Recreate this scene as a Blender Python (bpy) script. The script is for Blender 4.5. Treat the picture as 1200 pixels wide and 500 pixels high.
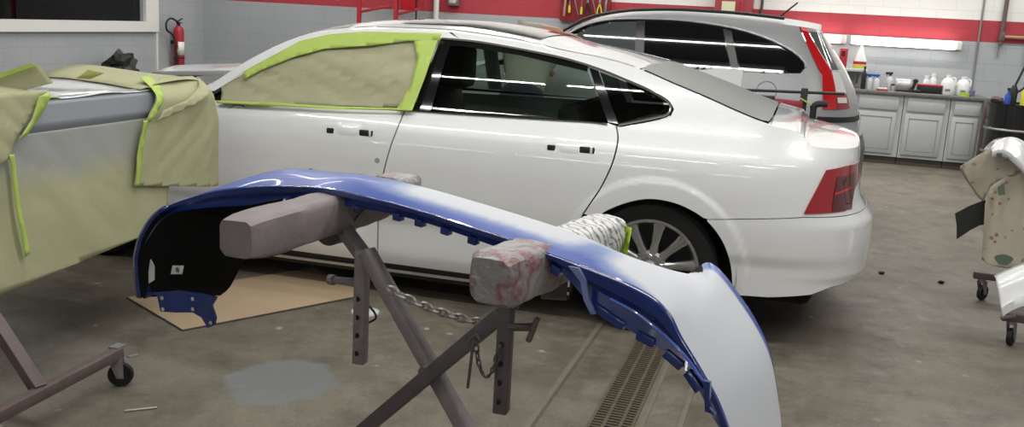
import bpy, bmesh, math, random
from mathutils import Vector, Matrix, noise
random.seed(7)
for o in list(bpy.data.objects): bpy.data.objects.remove(o, do_unlink=True)
S = bpy.context.scene
COL = S.collection
PI = math.pi

# ------------------------------------------------------------------ camera
FPX = 1132.0; YAW = math.radians(16.27); PIT = math.radians(11.57); ROL = math.radians(3.15); H = 1.5
F0 = Vector((-math.sin(YAW), math.cos(YAW), 0)); R0 = Vector((math.cos(YAW), math.sin(YAW), 0)); UP = Vector((0, 0, 1))
FW = F0*math.cos(PIT) - UP*math.sin(PIT); U0 = UP*math.cos(PIT) + F0*math.sin(PIT)
CR = R0*math.cos(ROL) + U0*math.sin(ROL); CU = U0*math.cos(ROL) - R0*math.sin(ROL)
EYE = Vector((0, 0, H))
cd = bpy.data.cameras.new('camera'); cam = bpy.data.objects.new('camera', cd); COL.objects.link(cam)
cd.sensor_fit = 'HORIZONTAL'; cd.sensor_width = 36; cd.lens = 36*FPX/1200; cd.clip_start = .05; cd.clip_end = 100
cam.matrix_world = Matrix(((CR.x, CU.x, -FW.x, 0), (CR.y, CU.y, -FW.y, 0), (CR.z, CU.z, -FW.z, H), (0, 0, 0, 1)))
S.camera = cam

# ------------------------------------------------------------------ light
w = bpy.data.worlds.new('world'); S.world = w; w.use_nodes = True
w.node_tree.nodes['Background'].inputs[0].default_value = (.75, .85, 1, 1)
w.node_tree.nodes['Background'].inputs[1].default_value = .3
CEIL = 4.3
LIGHTS = [(-6.6, 8.8, .9), (-3.2, 8.8, .85), (.2, 8.8, .75), (3.4, 8.8, .9),
          (-6.6, 11.2, 1.0), (-3.2, 11.2, 1.0), (.2, 11.2, 1.0), (3.4, 11.2, 1.0),
          (-3.4, 2.6, .55), (-.8, 2.6, .85), (2.6, 3.6, 1.1), (-1.4, 5.15, .3), (-1.4, 4.4, .3), (2.6, 1.2, .7), (1.6, -1.6, .6), (-1.8, -1.6, .4)]
WLIGHTS = [(-5.0, 2.3, .35), (-2.4, 2.3, .35), (.3, 2.3, .35)]      # fixtures on the wall behind the camera
LPOWER = 62
for i, (x, y, k) in enumerate(LIGHTS):
    ld = bpy.data.lights.new('fluorescent_tubes', 'AREA'); ld.shape = 'RECTANGLE'; ld.size = 2.4; ld.size_y = .07
    ld.energy = LPOWER*k; ld.color = (1, .985, .95)
    lo = bpy.data.objects.new('fluorescent_tubes', ld); COL.objects.link(lo); lo.location = (x, y, CEIL-.17)
for i, (x, z, k) in enumerate(WLIGHTS):
    ld = bpy.data.lights.new('wall_tubes', 'AREA'); ld.shape = 'RECTANGLE'; ld.size = 1.9; ld.size_y = .09
    ld.energy = LPOWER*k; ld.color = (1, .985, .95)
    lo = bpy.data.objects.new('wall_tubes', ld); COL.objects.link(lo); lo.location = (x, -3.38, z); lo.rotation_euler = (PI/2, 0, PI)
V = S.view_settings; V.view_transform = 'Standard'; V.look = 'None'; V.gamma = 1; V.use_curve_mapping = False; V.exposure = .24

# ------------------------------------------------------------------ pixel -> place helpers
def ray(x, y): return FW + CR*((x-600)/FPX) - CU*((y-250)/FPX)
def onz(x, y, z=0): d = ray(x, y); return EYE + d*((z-H)/d.z)
def ony(x, y, Y): d = ray(x, y); return EYE + d*(Y/d.y)
def onx(x, y, X): d = ray(x, y); return EYE + d*(X/d.x)
def onpl(x, y, n, k): d = ray(x, y); return EYE + d*((k - EYE.dot(n))/d.dot(n))
def proj(p):
    q = p - EYE; z = q.dot(FW); return (600 + FPX*q.dot(CR)/z, 250 - FPX*q.dot(CU)/z)
def unproj(surf, px, py, a, b):
    for _ in range(40):
        x, y = proj(surf(a, b)); e = 1e-3
        xa, ya = proj(surf(a+e, b)); xb, yb = proj(surf(a, b+e))
        j = [(xa-x)/e, (xb-x)/e, (ya-y)/e, (yb-y)/e]; det = j[0]*j[3]-j[1]*j[2]
        if abs(det) < 1e-6: break
        rx, ry = px-x, py-y
        da = (rx*j[3]-ry*j[1])/det; db = (ry*j[0]-rx*j[2])/det
        m = max(abs(da), abs(db)); k = min(1, .15/m) if m > 0 else 1
        a += da*k; b += db*k
        if m < 1e-5: break
    return a, b

# ------------------------------------------------------------------ materials
def mat(name, col, rough=.5, metal=0, coat=0, var=0, vscale=8, bump=0, bscale=60, spec=.5, emit=0):
    m = bpy.data.materials.new(name); m.use_nodes = True; nt = m.node_tree; b = nt.nodes['Principled BSDF']
    b.inputs['Base Color'].default_value = (*col, 1); b.inputs['Roughness'].default_value = rough
    b.inputs['Metallic'].default_value = metal; b.inputs['Coat Weight'].default_value = coat
    b.inputs['Coat Roughness'].default_value = .03; b.inputs['Specular IOR Level'].default_value = spec
    if emit:
        b.inputs['Emission Color'].default_value = (*col, 1); b.inputs['Emission Strength'].default_value = emit
    tc = nt.nodes.new('ShaderNodeTexCoord')
    n = nt.nodes.new('ShaderNodeTexNoise'); n.inputs['Scale'].default_value = vscale; n.inputs['Detail'].default_value = 5
    nt.links.new(tc.outputs['Object'], n.inputs['Vector'])
    mx = nt.nodes.new('ShaderNodeMix'); mx.data_type = 'RGBA'
    v = var if var else .02
    mx.inputs[6].default_value = (*[c*(1-v) for c in col], 1); mx.inputs[7].default_value = (*[min(1, c*(1+v)) for c in col], 1)
    nt.links.new(n.outputs[0], mx.inputs[0]); nt.links.new(mx.outputs[2], b.inputs['Base Color'])
    if bump:
        n2 = nt.nodes.new('ShaderNodeTexNoise'); n2.inputs['Scale'].default_value = bscale; n2.inputs['Detail'].default_value = 4
        nt.links.new(tc.outputs['Object'], n2.inputs['Vector'])
        bp = nt.nodes.new('ShaderNodeBump'); bp.inputs['Strength'].default_value = bump; bp.inputs['Distance'].default_value = .01
        nt.links.new(n2.outputs[0], bp.inputs['Height']); nt.links.new(bp.outputs[0], b.inputs['Normal'])
    return m
def nodes_of(m): return m.node_tree, m.node_tree.nodes['Principled BSDF']
def ramp(nt, src, stops):
    r = nt.nodes.new('ShaderNodeValToRGB'); el = r.color_ramp.elements
    while len(el) < len(stops): el.new(.5)
    for e, (p, c) in zip(el, stops): e.position = p; e.color = (*c, 1) if len(c) == 3 else c
    nt.links.new(src, r.inputs[0]); return r
def mixc(nt, fac, a, b):
    mx = nt.nodes.new('ShaderNodeMix'); mx.data_type = 'RGBA'
    for s, i in ((fac, 0), (a, 6), (b, 7)):
        if hasattr(s, 'links'): nt.links.new(s, mx.inputs[i])
        elif i == 0: mx.inputs[0].default_value = s
        else: mx.inputs[i].default_value = (*s, 1)
    return mx.outputs[2]
def geo_pos(nt):
    g = nt.nodes.new('ShaderNodeNewGeometry'); return g.outputs['Position']
def sepxyz(nt, s):
    n = nt.nodes.new('ShaderNodeSeparateXYZ'); nt.links.new(s, n.inputs[0]); return n.outputs
def mth(nt, op, a, b=None):
    n = nt.nodes.new('ShaderNodeMath'); n.operation = op
    for i, s in enumerate((a, b)):
        if s is None: continue
        if hasattr(s, 'links'): nt.links.new(s, n.inputs[i])
        else: n.inputs[i].default_value = s
    return n.outputs[0]
def noi(nt, vec, sc, det=5, rough=.55):
    n = nt.nodes.new('ShaderNodeTexNoise'); n.inputs['Scale'].default_value = sc; n.inputs['Detail'].default_value = det; n.inputs['Roughness'].default_value = rough
    nt.links.new(vec, n.inputs['Vector']); return n.outputs[0]
def glass(name, tint, refl=1.0, opq=.0):
    m = bpy.data.materials.new(name); m.use_nodes = True; nt = m.node_tree; nt.nodes.clear()
    o = nt.nodes.new('ShaderNodeOutputMaterial'); t = nt.nodes.new('ShaderNodeBsdfTransparent'); g = nt.nodes.new('ShaderNodeBsdfGlossy')
    t.inputs[0].default_value = (*tint, 1); g.inputs['Roughness'].default_value = .02; g.inputs[0].default_value = (1, 1, 1, 1)
    fr = nt.nodes.new('ShaderNodeFresnel'); fr.inputs[0].default_value = 1.5
    mx = nt.nodes.new('ShaderNodeMixShader'); nt.links.new(fr.outputs[0], mx.inputs[0]); nt.links.new(t.outputs[0], mx.inputs[1]); nt.links.new(g.outputs[0], mx.inputs[2])
    nt.links.new(mx.outputs[0], o.inputs[0]); return m

WHITEPAINT = mat('white_car_paint', (.80, .81, .82), .28, coat=1)
SILVER = mat('silver_car_paint', (.40, .405, .42), .42, .35, coat=.3)
BLACKGLOSS = mat('gloss_black', (.006, .006, .007), .08, coat=1)
BLACKPLASTIC = mat('black_plastic', (.012, .012, .013), .55)
DARKVOID = mat('dark_underbody', (.006, .006, .006), .9)
RUBBER = mat('tyre_rubber', (.008, .008, .009), .7, bump=.2)
ALLOY = mat('wheel_alloy', (.52, .52, .54), .25, .9)
ALLOYDARK = mat('dark_wheel_pocket', (.03, .03, .032), .5, .3)
CHROME = mat('chrome', (.75, .75, .76), .12, 1)
REDLENS = mat('red_lens', (.33, .006, .012), .12, coat=1)
REDBRIGHT = mat('bright_red_lens', (.60, .012, .015), .15, coat=1)
CLEARLENS = mat('clear_lens', (.72, .70, .68), .15, coat=1)
DARKLENS = mat('smoked_lens', (.10, .006, .010), .12, coat=1)
SEAT = mat('dark_upholstery', (.02, .02, .02), .8)
SIDEGLASS = glass('green_tinted_glass', (.50, .60, .55))
PAPER = mat('masking_paper', (.42, .42, .25), .75, var=.10, vscale=5, bump=.25, bscale=14)
PAPERDARK = mat('beige_masking_paper', (.37, .36, .23), .75, var=.08, vscale=5, bump=.3, bscale=16)
TAPE = mat('lime_masking_tape', (.43, .57, .12), .6, var=.06, vscale=20)
PRIMER = mat('grey_primer', (.26, .28, .31), .5)
STEEL = mat('painted_steel', (.20, .175, .185), .55, .2, var=.25, vscale=30, bump=.15)
STEELDARK = mat('dark_worn_steel', (.10, .085, .09), .55, .3, var=.3, vscale=25, bump=.15)
RUSTSTEEL = mat('purple_brown_steel', (.13, .095, .09), .6, .2, var=.3, vscale=22, bump=.2)
CHAINM = mat('galvanised_chain', (.40, .38, .35), .4, .8)
GREYCAB = mat('grey_cabinet_paint', (.45, .47, .475), .5, var=.05, vscale=6)
COUNTER = mat('dark_grey_worktop', (.16, .155, .15), .5, var=.3, vscale=14)
WHITEP = mat('white_plastic', (.78, .78, .77), .4)
FRAMEWHITE = mat('white_frame_paint', (.74, .74, .71), .5, var=.03)
REDPAINT = mat('red_steel_paint', (.38, .02, .03), .45, var=.1)
REDDARK = mat('dark_red_paint', (.26, .02, .03), .5, var=.15)
BLACKDRUM = mat('black_drum_paint', (.008, .008, .009), .25, coat=.4)
SKIN = mat('skin', (.50, .26, .17), .5)
SHIRT = mat('beige_grey_shirt', (.42, .39, .33), .85, var=.06, vscale=20)
TROUSER = mat('dark_trousers', (.03, .035, .05), .85)
HAIRM = mat('dark_hair', (.02, .015, .01), .7)
WOOD = mat('tan_wood', (.38, .25, .13), .6, var=.2, vscale=10)
CARD = mat('tan_hardboard', (.40, .30, .19), .75, var=.10, vscale=5)
BLUEP = mat('blue_plastic', (.02, .07, .35), .4)
YELLOWP = mat('yellow_plastic', (.60, .55, .04), .4)
LIMEP = mat('lime_plastic', (.38, .55, .04), .4)
CLEARP = mat('translucent_bottle', (.55, .57, .58), .3)
GREYMETAL = mat('grey_metal', (.30, .30, .30), .4, .6)
REDP = mat('red_plastic', (.42, .03, .04), .4)
PALEG = mat('pale_grey_label', (.6, .6, .58), .6)

# blue bumper paint fading to white primer (attribute holds where the primer was sprayed)
BUMPM = mat('blue_paint_with_white_primer', (.01, .04, .33), .3, coat=.8)
SPRAYPAPER = mat('oversprayed_masking_paper', (.42, .42, .25), .75, bump=.25, bscale=14)
nt, b = nodes_of(SPRAYPAPER); pos = geo_pos(nt); xyz = sepxyz(nt, pos)
dz = mth(nt, 'DIVIDE', mth(nt, 'SUBTRACT', xyz[2], .93), .19); dy = mth(nt, 'DIVIDE', mth(nt, 'SUBTRACT', xyz[1], 3.2), .62)
d2 = mth(nt, 'ADD', mth(nt, 'ADD', mth(nt, 'MULTIPLY', dz, dz), mth(nt, 'MULTIPLY', dy, dy)), mth(nt, 'MULTIPLY', mth(nt, 'SUBTRACT', noi(nt, pos, 4, 4), .5), 1.2))
nt.links.new(mixc(nt, ramp(nt, d2, [(.15, (.9,)*3), (1.0, (0,)*3)]).outputs[0], mixc(nt, noi(nt, pos, 5, 4), (.38, .38, .22), (.45, .45, .28)), (.33, .345, .35)), b.inputs['Base Color'])
nt, b = nodes_of(BUMPM)
at = nt.nodes.new('ShaderNodeAttribute'); at.attribute_name = 'primer'
nn = noi(nt, geo_pos(nt), 35, 6)
fac = mth(nt, 'ADD', at.outputs['Fac'], mth(nt, 'MULTIPLY', mth(nt, 'SUBTRACT', nn, .5), .22))
rr = ramp(nt, fac, [(.18, (.008, .050, .31)), (.5, (.14, .20, .40)), (.85, (.50, .515, .55))])
nt.links.new(rr.outputs[0], b.inputs['Base Color'])
rg = ramp(nt, fac, [(.3, (.34,)*3), (.7, (.55,)*3)]); nt.links.new(rg.outputs[0], b.inputs['Roughness'])
cw = ramp(nt, fac, [(.3, (.15,)*3), (.6, (.0,)*3)]); nt.links.new(cw.outputs[0], b.inputs['Coat Weight'])
BLUE = mat('blue_car_paint', (.006, .024, .16), .25, coat=.8)

# foam beams wrapped in film
FOAM = mat('primer_dusted_foam_wrap', (.21, .175, .18), .6, var=.3, vscale=14, bump=.3, bscale=30)
WRAP = mat('crinkled_film_wrap', (.36, .35, .34), .35, var=.3, vscale=20, bump=.9, bscale=38)
nt, b = nodes_of(WRAP)
n1 = noi(nt, geo_pos(nt), 11, 3); rr = ramp(nt, n1, [(.44, (.25, .245, .24)), (.53, (.20, .08, .085)), (.58, (.26, .24, .235)), (.68, (.09, .10, .14))])
nt.links.new(rr.outputs[0], b.inputs['Base Color'])
FILM = mat('striped_plastic_film', (.50, .50, .49), .3, var=.3, bump=1, bscale=45)
nt, b = nodes_of(FILM)
wv = nt.nodes.new('ShaderNodeTexWave'); wv.inputs['Scale'].default_value = 22; wv.inputs['Distortion'].default_value = 9; wv.inputs['Detail'].default_value = 3
wv.bands_direction = 'DIAGONAL'; nt.links.new(geo_pos(nt), wv.inputs['Vector'])
rr = ramp(nt, wv.outputs[0], [(.0, (.12, .12, .12)), (.22, (.5, .5, .49)), (.8, (.66, .66, .65))]); nt.links.new(rr.outputs[0], b.inputs['Base Color'])

# concrete floor
FLOORM = mat('stained_concrete', (.3, .27, .23), .6)
nt, b = nodes_of(FLOORM); pos = geo_pos(nt)
n1 = noi(nt, pos, 1.1, 8, .65); n2 = noi(nt, pos, 9, 6, .7); n3 = noi(nt, pos, 60, 3)
c = ramp(nt, n1, [(.32, (.094, .080, .058)), (.5, (.142, .124, .094)), (.68, (.194, .172, .136))]).outputs[0]
c = mixc(nt, ramp(nt, n2, [(.46, (0,)*3), (.74, (.5,)*3)]).outputs[0], c, (.235, .212, .168))
n4 = noi(nt, pos, 3.2, 8, .75); c = mixc(nt, ramp(nt, n4, [(.32, (.75,)*3), (.54, (0,)*3)]).outputs[0], c, (.062, .053, .040))
n5 = noi(nt, pos, 26, 5, .7); c = mixc(nt, ramp(nt, n5, [(.56, (0,)*3), (.74, (.35,)*3)]).outputs[0], c, (.27, .245, .20))
c = mixc(nt, ramp(nt, n3, [(.30, (.5,)*3), (.45, (0,)*3)]).outputs[0], c, (.06, .053, .043))
xyz = sepxyz(nt, pos)
pc = onz(333, 446)
dx = mth(nt, 'DIVIDE', mth(nt, 'SUBTRACT', xyz[0], pc.x), .235); dy = mth(nt, 'DIVIDE', mth(nt, 'SUBTRACT', xyz[1], pc.y), .27)
d2 = mth(nt, 'ADD', mth(nt, 'MULTIPLY', dx, dx), mth(nt, 'MULTIPLY', dy, dy))
d2 = mth(nt, 'ADD', d2, mth(nt, 'MULTIPLY', mth(nt, 'SUBTRACT', noi(nt, pos, 5, 6, .65), .5), 1.5))
c = mixc(nt, ramp(nt, d2, [(.75, (.85,)*3), (1.0, (0,)*3)]).outputs[0], c, (.165, .175, .185))
vo = nt.nodes.new('ShaderNodeTexVoronoi'); vo.inputs['Scale'].default_value = 5; nt.links.new(pos, vo.inputs['Vector'])
sp = mth(nt, 'ADD', vo.outputs['Distance'], mth(nt, 'MULTIPLY', noi(nt, pos, 30, 3), .18))
gate = ramp(nt, noi(nt, pos, .9, 2), [(.42, (0,)*3), (.55, (.8,)*3)]).outputs[0]
c = mixc(nt, mth(nt, 'MULTIPLY', ramp(nt, sp, [(.15, (1,)*3), (.19, (0,)*3)]).outputs[0], gate), c, (.36, .34, .28))
nt.links.new(c, b.inputs['Base Color'])
rg = ramp(nt, n2, [(.3, (.42,)*3), (.7, (.75,)*3)]); nt.links.new(rg.outputs[0], b.inputs['Roughness'])
bp = nt.nodes.new('ShaderNodeBump'); bp.inputs['Strength'].default_value = .15; nt.links.new(n3, bp.inputs['Height']); nt.links.new(bp.outputs[0], b.inputs['Normal'])

# block walls: grey below, red band, white above
def blockwall(name, axis, band):
    m = mat(name, (.4, .4, .4), .6); nt, b = nodes_of(m); pos = geo_pos(nt); xyz = sepxyz(nt, pos)
    cb = nt.nodes.new('ShaderNodeCombineXYZ'); nt.links.new(xyz[axis], cb.inputs[0]); nt.links.new(xyz[2], cb.inputs[1])
    br = nt.nodes.new('ShaderNodeTexBrick'); br.inputs['Scale'].default_value = 1; br.inputs['Brick Width'].default_value = .41
    br.inputs['Row Height'].default_value = .205; br.inputs['Mortar Size'].default_value = .006; br.inputs['Mortar Smooth'].default_value = .6
    nt.links.new(cb.outputs[0], br.inputs['Vector'])
    n = noi(nt, pos, 1.5, 4); g = mixc(nt, n, (.34, .365, .385), (.41, .43, .445))
    if band:
        red = mixc(nt, noi(nt, pos, 2, 4), (.34, .025, .04), (.42, .05, .065)); wh = mixc(nt, n, (.72, .71, .68), (.80, .79, .76))
        c = mixc(nt, mth(nt, 'GREATER_THAN', xyz[2], band[0]), g, red); c = mixc(nt, mth(nt, 'GREATER_THAN', xyz[2], band[1]), c, wh)
    else: c = g
    dark = nt.nodes.new('ShaderNodeMix'); dark.data_type = 'RGBA'; dark.blend_type = 'MULTIPLY'
    nt.links.new(mth(nt, 'MULTIPLY', br.outputs['Fac'], .22), dark.inputs[0]); nt.links.new(c, dark.inputs[6]); dark.inputs[7].default_value = (.45, .45, .47, 1)
    nt.links.new(dark.outputs[2], b.inputs['Base Color'])
    bp = nt.nodes.new('ShaderNodeBump'); bp.inputs['Strength'].default_value = .2; bp.inputs['Distance'].default_value = .01; bp.invert = True
    nt.links.new(br.outputs['Fac'], bp.inputs['Height']); nt.links.new(bp.outputs[0], b.inputs['Normal']); return m
BACKW = blockwall('painted_block_back', 0, (1.49, 1.745))
LEFTW = blockwall('painted_block_left', 1, None)
CEILM = mat('dim_ceiling', (.22, .22, .21), .8, var=.04)

# floral cloth
CLOTH = mat('floral_beige_cloth', (.5, .45, .36), .9, bump=.2, bscale=25)
nt, b = nodes_of(CLOTH); pos = geo_pos(nt)
c = mixc(nt, noi(nt, pos, 5, 4), (.34, .31, .24), (.44, .40, .325))
vo = nt.nodes.new('ShaderNodeTexVoronoi'); vo.inputs['Scale'].default_value = 24; nt.links.new(pos, vo.inputs['Vector'])
sp = mth(nt, 'ADD', vo.outputs['Distance'], mth(nt, 'MULTIPLY', noi(nt, pos, 40, 3), .35))
hue = sepxyz(nt, vo.outputs['Color'])
pc2 = ramp(nt, hue[0], [(0, (.22, .07, .06)), (.4, (.30, .16, .10)), (.7, (.13, .17, .11))]); pc2.color_ramp.interpolation = 'CONSTANT'
gate = mth(nt, 'GREATER_THAN', hue[1], .5)
c = mixc(nt, mth(nt, 'MULTIPLY', ramp(nt, sp, [(.38, (.85,)*3), (.46, (0,)*3)]).outputs[0], gate), c, pc2.outputs[0])
nt.links.new(c, b.inputs['Base Color'])

# ------------------------------------------------------------------ mesh builder
class MB:
    def __init__(s): s.v = []; s.f = []; s.n = {}
    def add(s, vs, fs):
        n = len(s.v); s.v += [Vector(v) for v in vs]; s.f += [[i+n for i in f] for f in fs]; return s
    def box(s, lo, hi, bev=0):
        lo = Vector(lo); hi = Vector(hi)
        return s.obox((lo+hi)/2, Vector((1, 0, 0)), Vector((0, 1, 0)), Vector((0, 0, 1)), (hi-lo)/2, bev)
    def obox(s, c, ax, ay, az, h, bev=0):
        c = Vector(c); bev = min(bev, min(h)*.9)
        if bev <= 0:
            vs = [c+ax*h[0]*i+ay*h[1]*j+az*h[2]*k for i in (-1, 1) for j in (-1, 1) for k in (-1, 1)]
            return s.add(vs, [[0, 1, 3, 2], [4, 6, 7, 5], [0, 4, 5, 1], [2, 3, 7, 6], [0, 2, 6, 4], [1, 5, 7, 3]])
        bm = bmesh.new(); bmesh.ops.create_cube(bm, size=2)
        for v in bm.verts: v.co = Vector((v.co.x*h[0], v.co.y*h[1], v.co.z*h[2]))
        bmesh.ops.bevel(bm, geom=bm.edges[:]+bm.verts[:], offset=bev, segments=2, affect='EDGES', profile=.5)
        bm.verts.index_update()
        vs = [c+ax*v.co.x+ay*v.co.y+az*v.co.z for v in bm.verts]; fs = [[v.index for v in f.verts] for f in bm.faces]; bm.free()
        return s.add(vs, fs)
    def bar(s, a, b, w, h=None, up=(0, 0, 1), bev=.003):
        a = Vector(a); b = Vector(b); h = h or w; d = (b-a).normalized(); up = Vector(up)
        if abs(d.dot(up)) > .98: up = Vector((0, 1, 0))
        x = d.cross(up).normalized(); y = x.cross(d)
        return s.obox((a+b)/2, x, y, d, (w/2, h/2, (b-a).length/2), bev)
    def tube(s, pts, r, n=10, cap=True, closed=False):
        pts = [Vector(p) for p in pts]; m = len(pts); rr = r if isinstance(r, (list, tuple)) else [r]*m
        vs = []; ref = None
        for i, p in enumerate(pts):
            if closed: t = (pts[(i+1) % m]-pts[i-1]).normalized()
            else: t = (pts[min(i+1, m-1)]-pts[max(i-1, 0)]).normalized()
            if ref is None: ref = Vector((0, 0, 1)) if abs(t.z) < .9 else Vector((1, 0, 0))
            x = ref.cross(t)
            if x.length < 1e-6: x = Vector((1, 0, 0)).cross(t)
            x.normalize(); y = t.cross(x); ref = y
            for k in range(n): a = 2*PI*k/n; vs.append(p+(x*math.cos(a)+y*math.sin(a))*rr[i])
        fs = []
        for i in range(m if closed else m-1):
            j = (i+1) % m
            for k in range(n): l = (k+1) % n; fs.append([i*n+k, i*n+l, j*n+l, j*n+k])
        if cap and not closed: fs += [list(range(n))[::-1], [(m-1)*n+k for k in range(n)]]
        return s.add(vs, fs)
    def lathe(s, prof, n=24, o=(0, 0, 0), ax=(0, 0, 1), close=False, cap=True):
        o = Vector(o); ax = Vector(ax).normalized(); x = ax.orthogonal().normalized(); y = ax.cross(x); vs = []
        for r, h in prof:
            for k in range(n): a = 2*PI*k/n; vs.append(o+ax*h+(x*math.cos(a)+y*math.sin(a))*r)
        fs = []; m = len(prof)
        for i in range(m if close else m-1):
            j = (i+1) % m
            for k in range(n): l = (k+1) % n; fs.append([i*n+k, i*n+l, j*n+l, j*n+k])
        if not close and cap:
            if prof[0][0] > 1e-5: fs.append(list(range(n))[::-1])
            if prof[-1][0] > 1e-5: fs.append([(m-1)*n+k for k in range(n)])
        return s.add(vs, fs)
    def prism(s, pts, d):
        pts = [Vector(p) for p in pts]; n = len(pts); d = Vector(d)
        return s.add(pts+[p+d for p in pts], [list(range(n))[::-1], [n+i for i in range(n)]]+[[i, (i+1) % n, n+(i+1) % n, n+i] for i in range(n)])
    def grid(s, rows, cu=False):
        m = len(rows); n = len(rows[0]); vs = [p for r in rows for p in r]
        return s.add(vs, [[i*n+j, i*n+j+1, (i+1)*n+j+1, (i+1)*n+j] for i in range(m-1) for j in range(n-1)])
    def blob(s, c, r, n=14, m=9, nz=0, seed=0):
        c = Vector(c); rows = []
        for i in range(m+1):
            th = PI*i/m; row = []
            for k in range(n+1):
                a = 2*PI*(k % n)/n; d = Vector((math.sin(th)*math.cos(a), math.sin(th)*math.sin(a), math.cos(th)))
                q = 1+nz*noise.noise(d*2.2+Vector((seed, seed*1.7, 0)))
                row.append(c+Vector((d.x*r[0], d.y*r[1], d.z*r[2]))*q)
            rows.append(row)
        return s.grid(rows)
    def obj(s, name, material, parent=None, smooth=True, solid=0, off=0, ang=35, origin=None, recalc=True):
        me = bpy.data.meshes.new(name)
        base = Vector(origin) if origin is not None else (parent.matrix_world_loc if False else Vector((0, 0, 0)))
        if parent is not None: base = WL(parent)
        elif origin is None and s.v:
            xs = [v.x for v in s.v]; ys = [v.y for v in s.v]; base = Vector(((min(xs)+max(xs))/2, (min(ys)+max(ys))/2, min(v.z for v in s.v)))
        bm = bmesh.new(); lay = bm.verts.layers.float_vector.new('nn') if s.n else None; vv = []
        for i_, v in enumerate(s.v):
            q = bm.verts.new(v-base); vv.append(q)
            if lay is not None: q[lay] = s.n.get(i_, Vector((0, 0, 0)))
        for f in s.f:
            g = []
            for i in f:
                if not g or g[-1] != i: g.append(i)
            if len(g) > 2 and len(set(g)) == len(g):
                try: bm.faces.new([vv[i] for i in g])
                except ValueError: pass
        bmesh.ops.remove_doubles(bm, verts=bm.verts[:], dist=1e-5)
        if recalc: bmesh.ops.recalc_face_normals(bm, faces=bm.faces[:])
        for e in bm.edges:
            if len(e.link_faces) == 2 and e.calc_face_angle(0) > math.radians(ang): e.smooth = False
        for f in bm.faces: f.smooth = smooth
        cn = None
        if lay is not None:
            bm.normal_update(); cn = []
            for f in bm.faces:
                for l in f.loops:
                    n = Vector(l.vert[lay])
                    if n.length < .5: n = f.normal.copy()
                    elif n.dot(f.normal) < 0: n = -n
                    cn.append(tuple(n))
        bm.to_mesh(me); bm.free()
        if cn:
            if 'nn' in me.attributes: me.attributes.remove(me.attributes['nn'])
            me.normals_split_custom_set(cn)
        o = bpy.data.objects.new(name, me); COL.objects.link(o)
        if isinstance(material, (list, tuple)):
            for q in material: me.materials.append(q)
        else: me.materials.append(material)
        if parent is not None: o.parent = parent
        o.location = base - (WL(parent) if parent is not None else Vector((0, 0, 0)))
        if solid:
            md = o.modifiers.new('thickness', 'SOLIDIFY'); md.thickness = solid; md.offset = off
        return o
def WL(o):
    p = Vector((0, 0, 0))
    while o is not None: p += Vector(o.location); o = o.parent
    return p
def tag(o, label, cat, group=None):
    o['label'] = label; o['category'] = cat
    if group: o['group'] = group
    return o
def thing(name, loc, label, cat, group=None):
    o = bpy.data.objects.new(name, None); COL.objects.link(o); o.location = loc; o.empty_display_size = .1
    return tag(o, label, cat, group)
def struct(o): o['kind'] = 'structure'; return o
def dup(root, loc, label=None, rotz=0):
    r = root.copy(); COL.objects.link(r); r.location = loc; r.rotation_euler = (0, 0, rotz)
    if label: r['label'] = label
    for ch in list(root.children):
        c = ch.copy(); COL.objects.link(c); c.parent = r
        for g in list(ch.children):
            d = g.copy(); COL.objects.link(d); d.parent = c
    return r

# curves
def cr1(pts, n):  # catmull-rom through tuples/vectors
    pts = [Vector(p) for p in pts]; out = []; m = len(pts)
    for i in range(m-1):
        a, b2, c2, d = pts[max(i-1, 0)], pts[i], pts[i+1], pts[min(i+2, m-1)]
        for k in range(n):
            t = k/n; out.append(.5*((2*b2)+(c2-a)*t+(2*a-5*b2+4*c2-d)*t*t+(3*b2-a-3*c2+d)*t**3))
    out.append(pts[-1]); return out
def lut(tab):
    tab = sorted(tab)
    ms = []
    n = len(tab)
    dl = [(tab[i+1][1]-tab[i][1])/(tab[i+1][0]-tab[i][0]) for i in range(n-1)]
    for i in range(n):
        if i == 0: ms.append(dl[0])
        elif i == n-1: ms.append(dl[-1])
        else: ms.append(0 if dl[i-1]*dl[i] <= 0 else 2*dl[i-1]*dl[i]/(dl[i-1]+dl[i]))
    def f(x):
        if x <= tab[0][0]: return tab[0][1]+(x-tab[0][0])*ms[0]
        if x >= tab[-1][0]: return tab[-1][1]+(x-tab[-1][0])*ms[-1]
        i = 0
        while tab[i+1][0] < x: i += 1
        h = tab[i+1][0]-tab[i][0]; t = (x-tab[i][0])/h
        return ((1+2*t)*(1-t)**2*tab[i][1]+t*(1-t)**2*h*ms[i]+t*t*(3-2*t)*tab[i+1][1]+t*t*(t-1)*h*ms[i+1])
    return f

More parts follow.
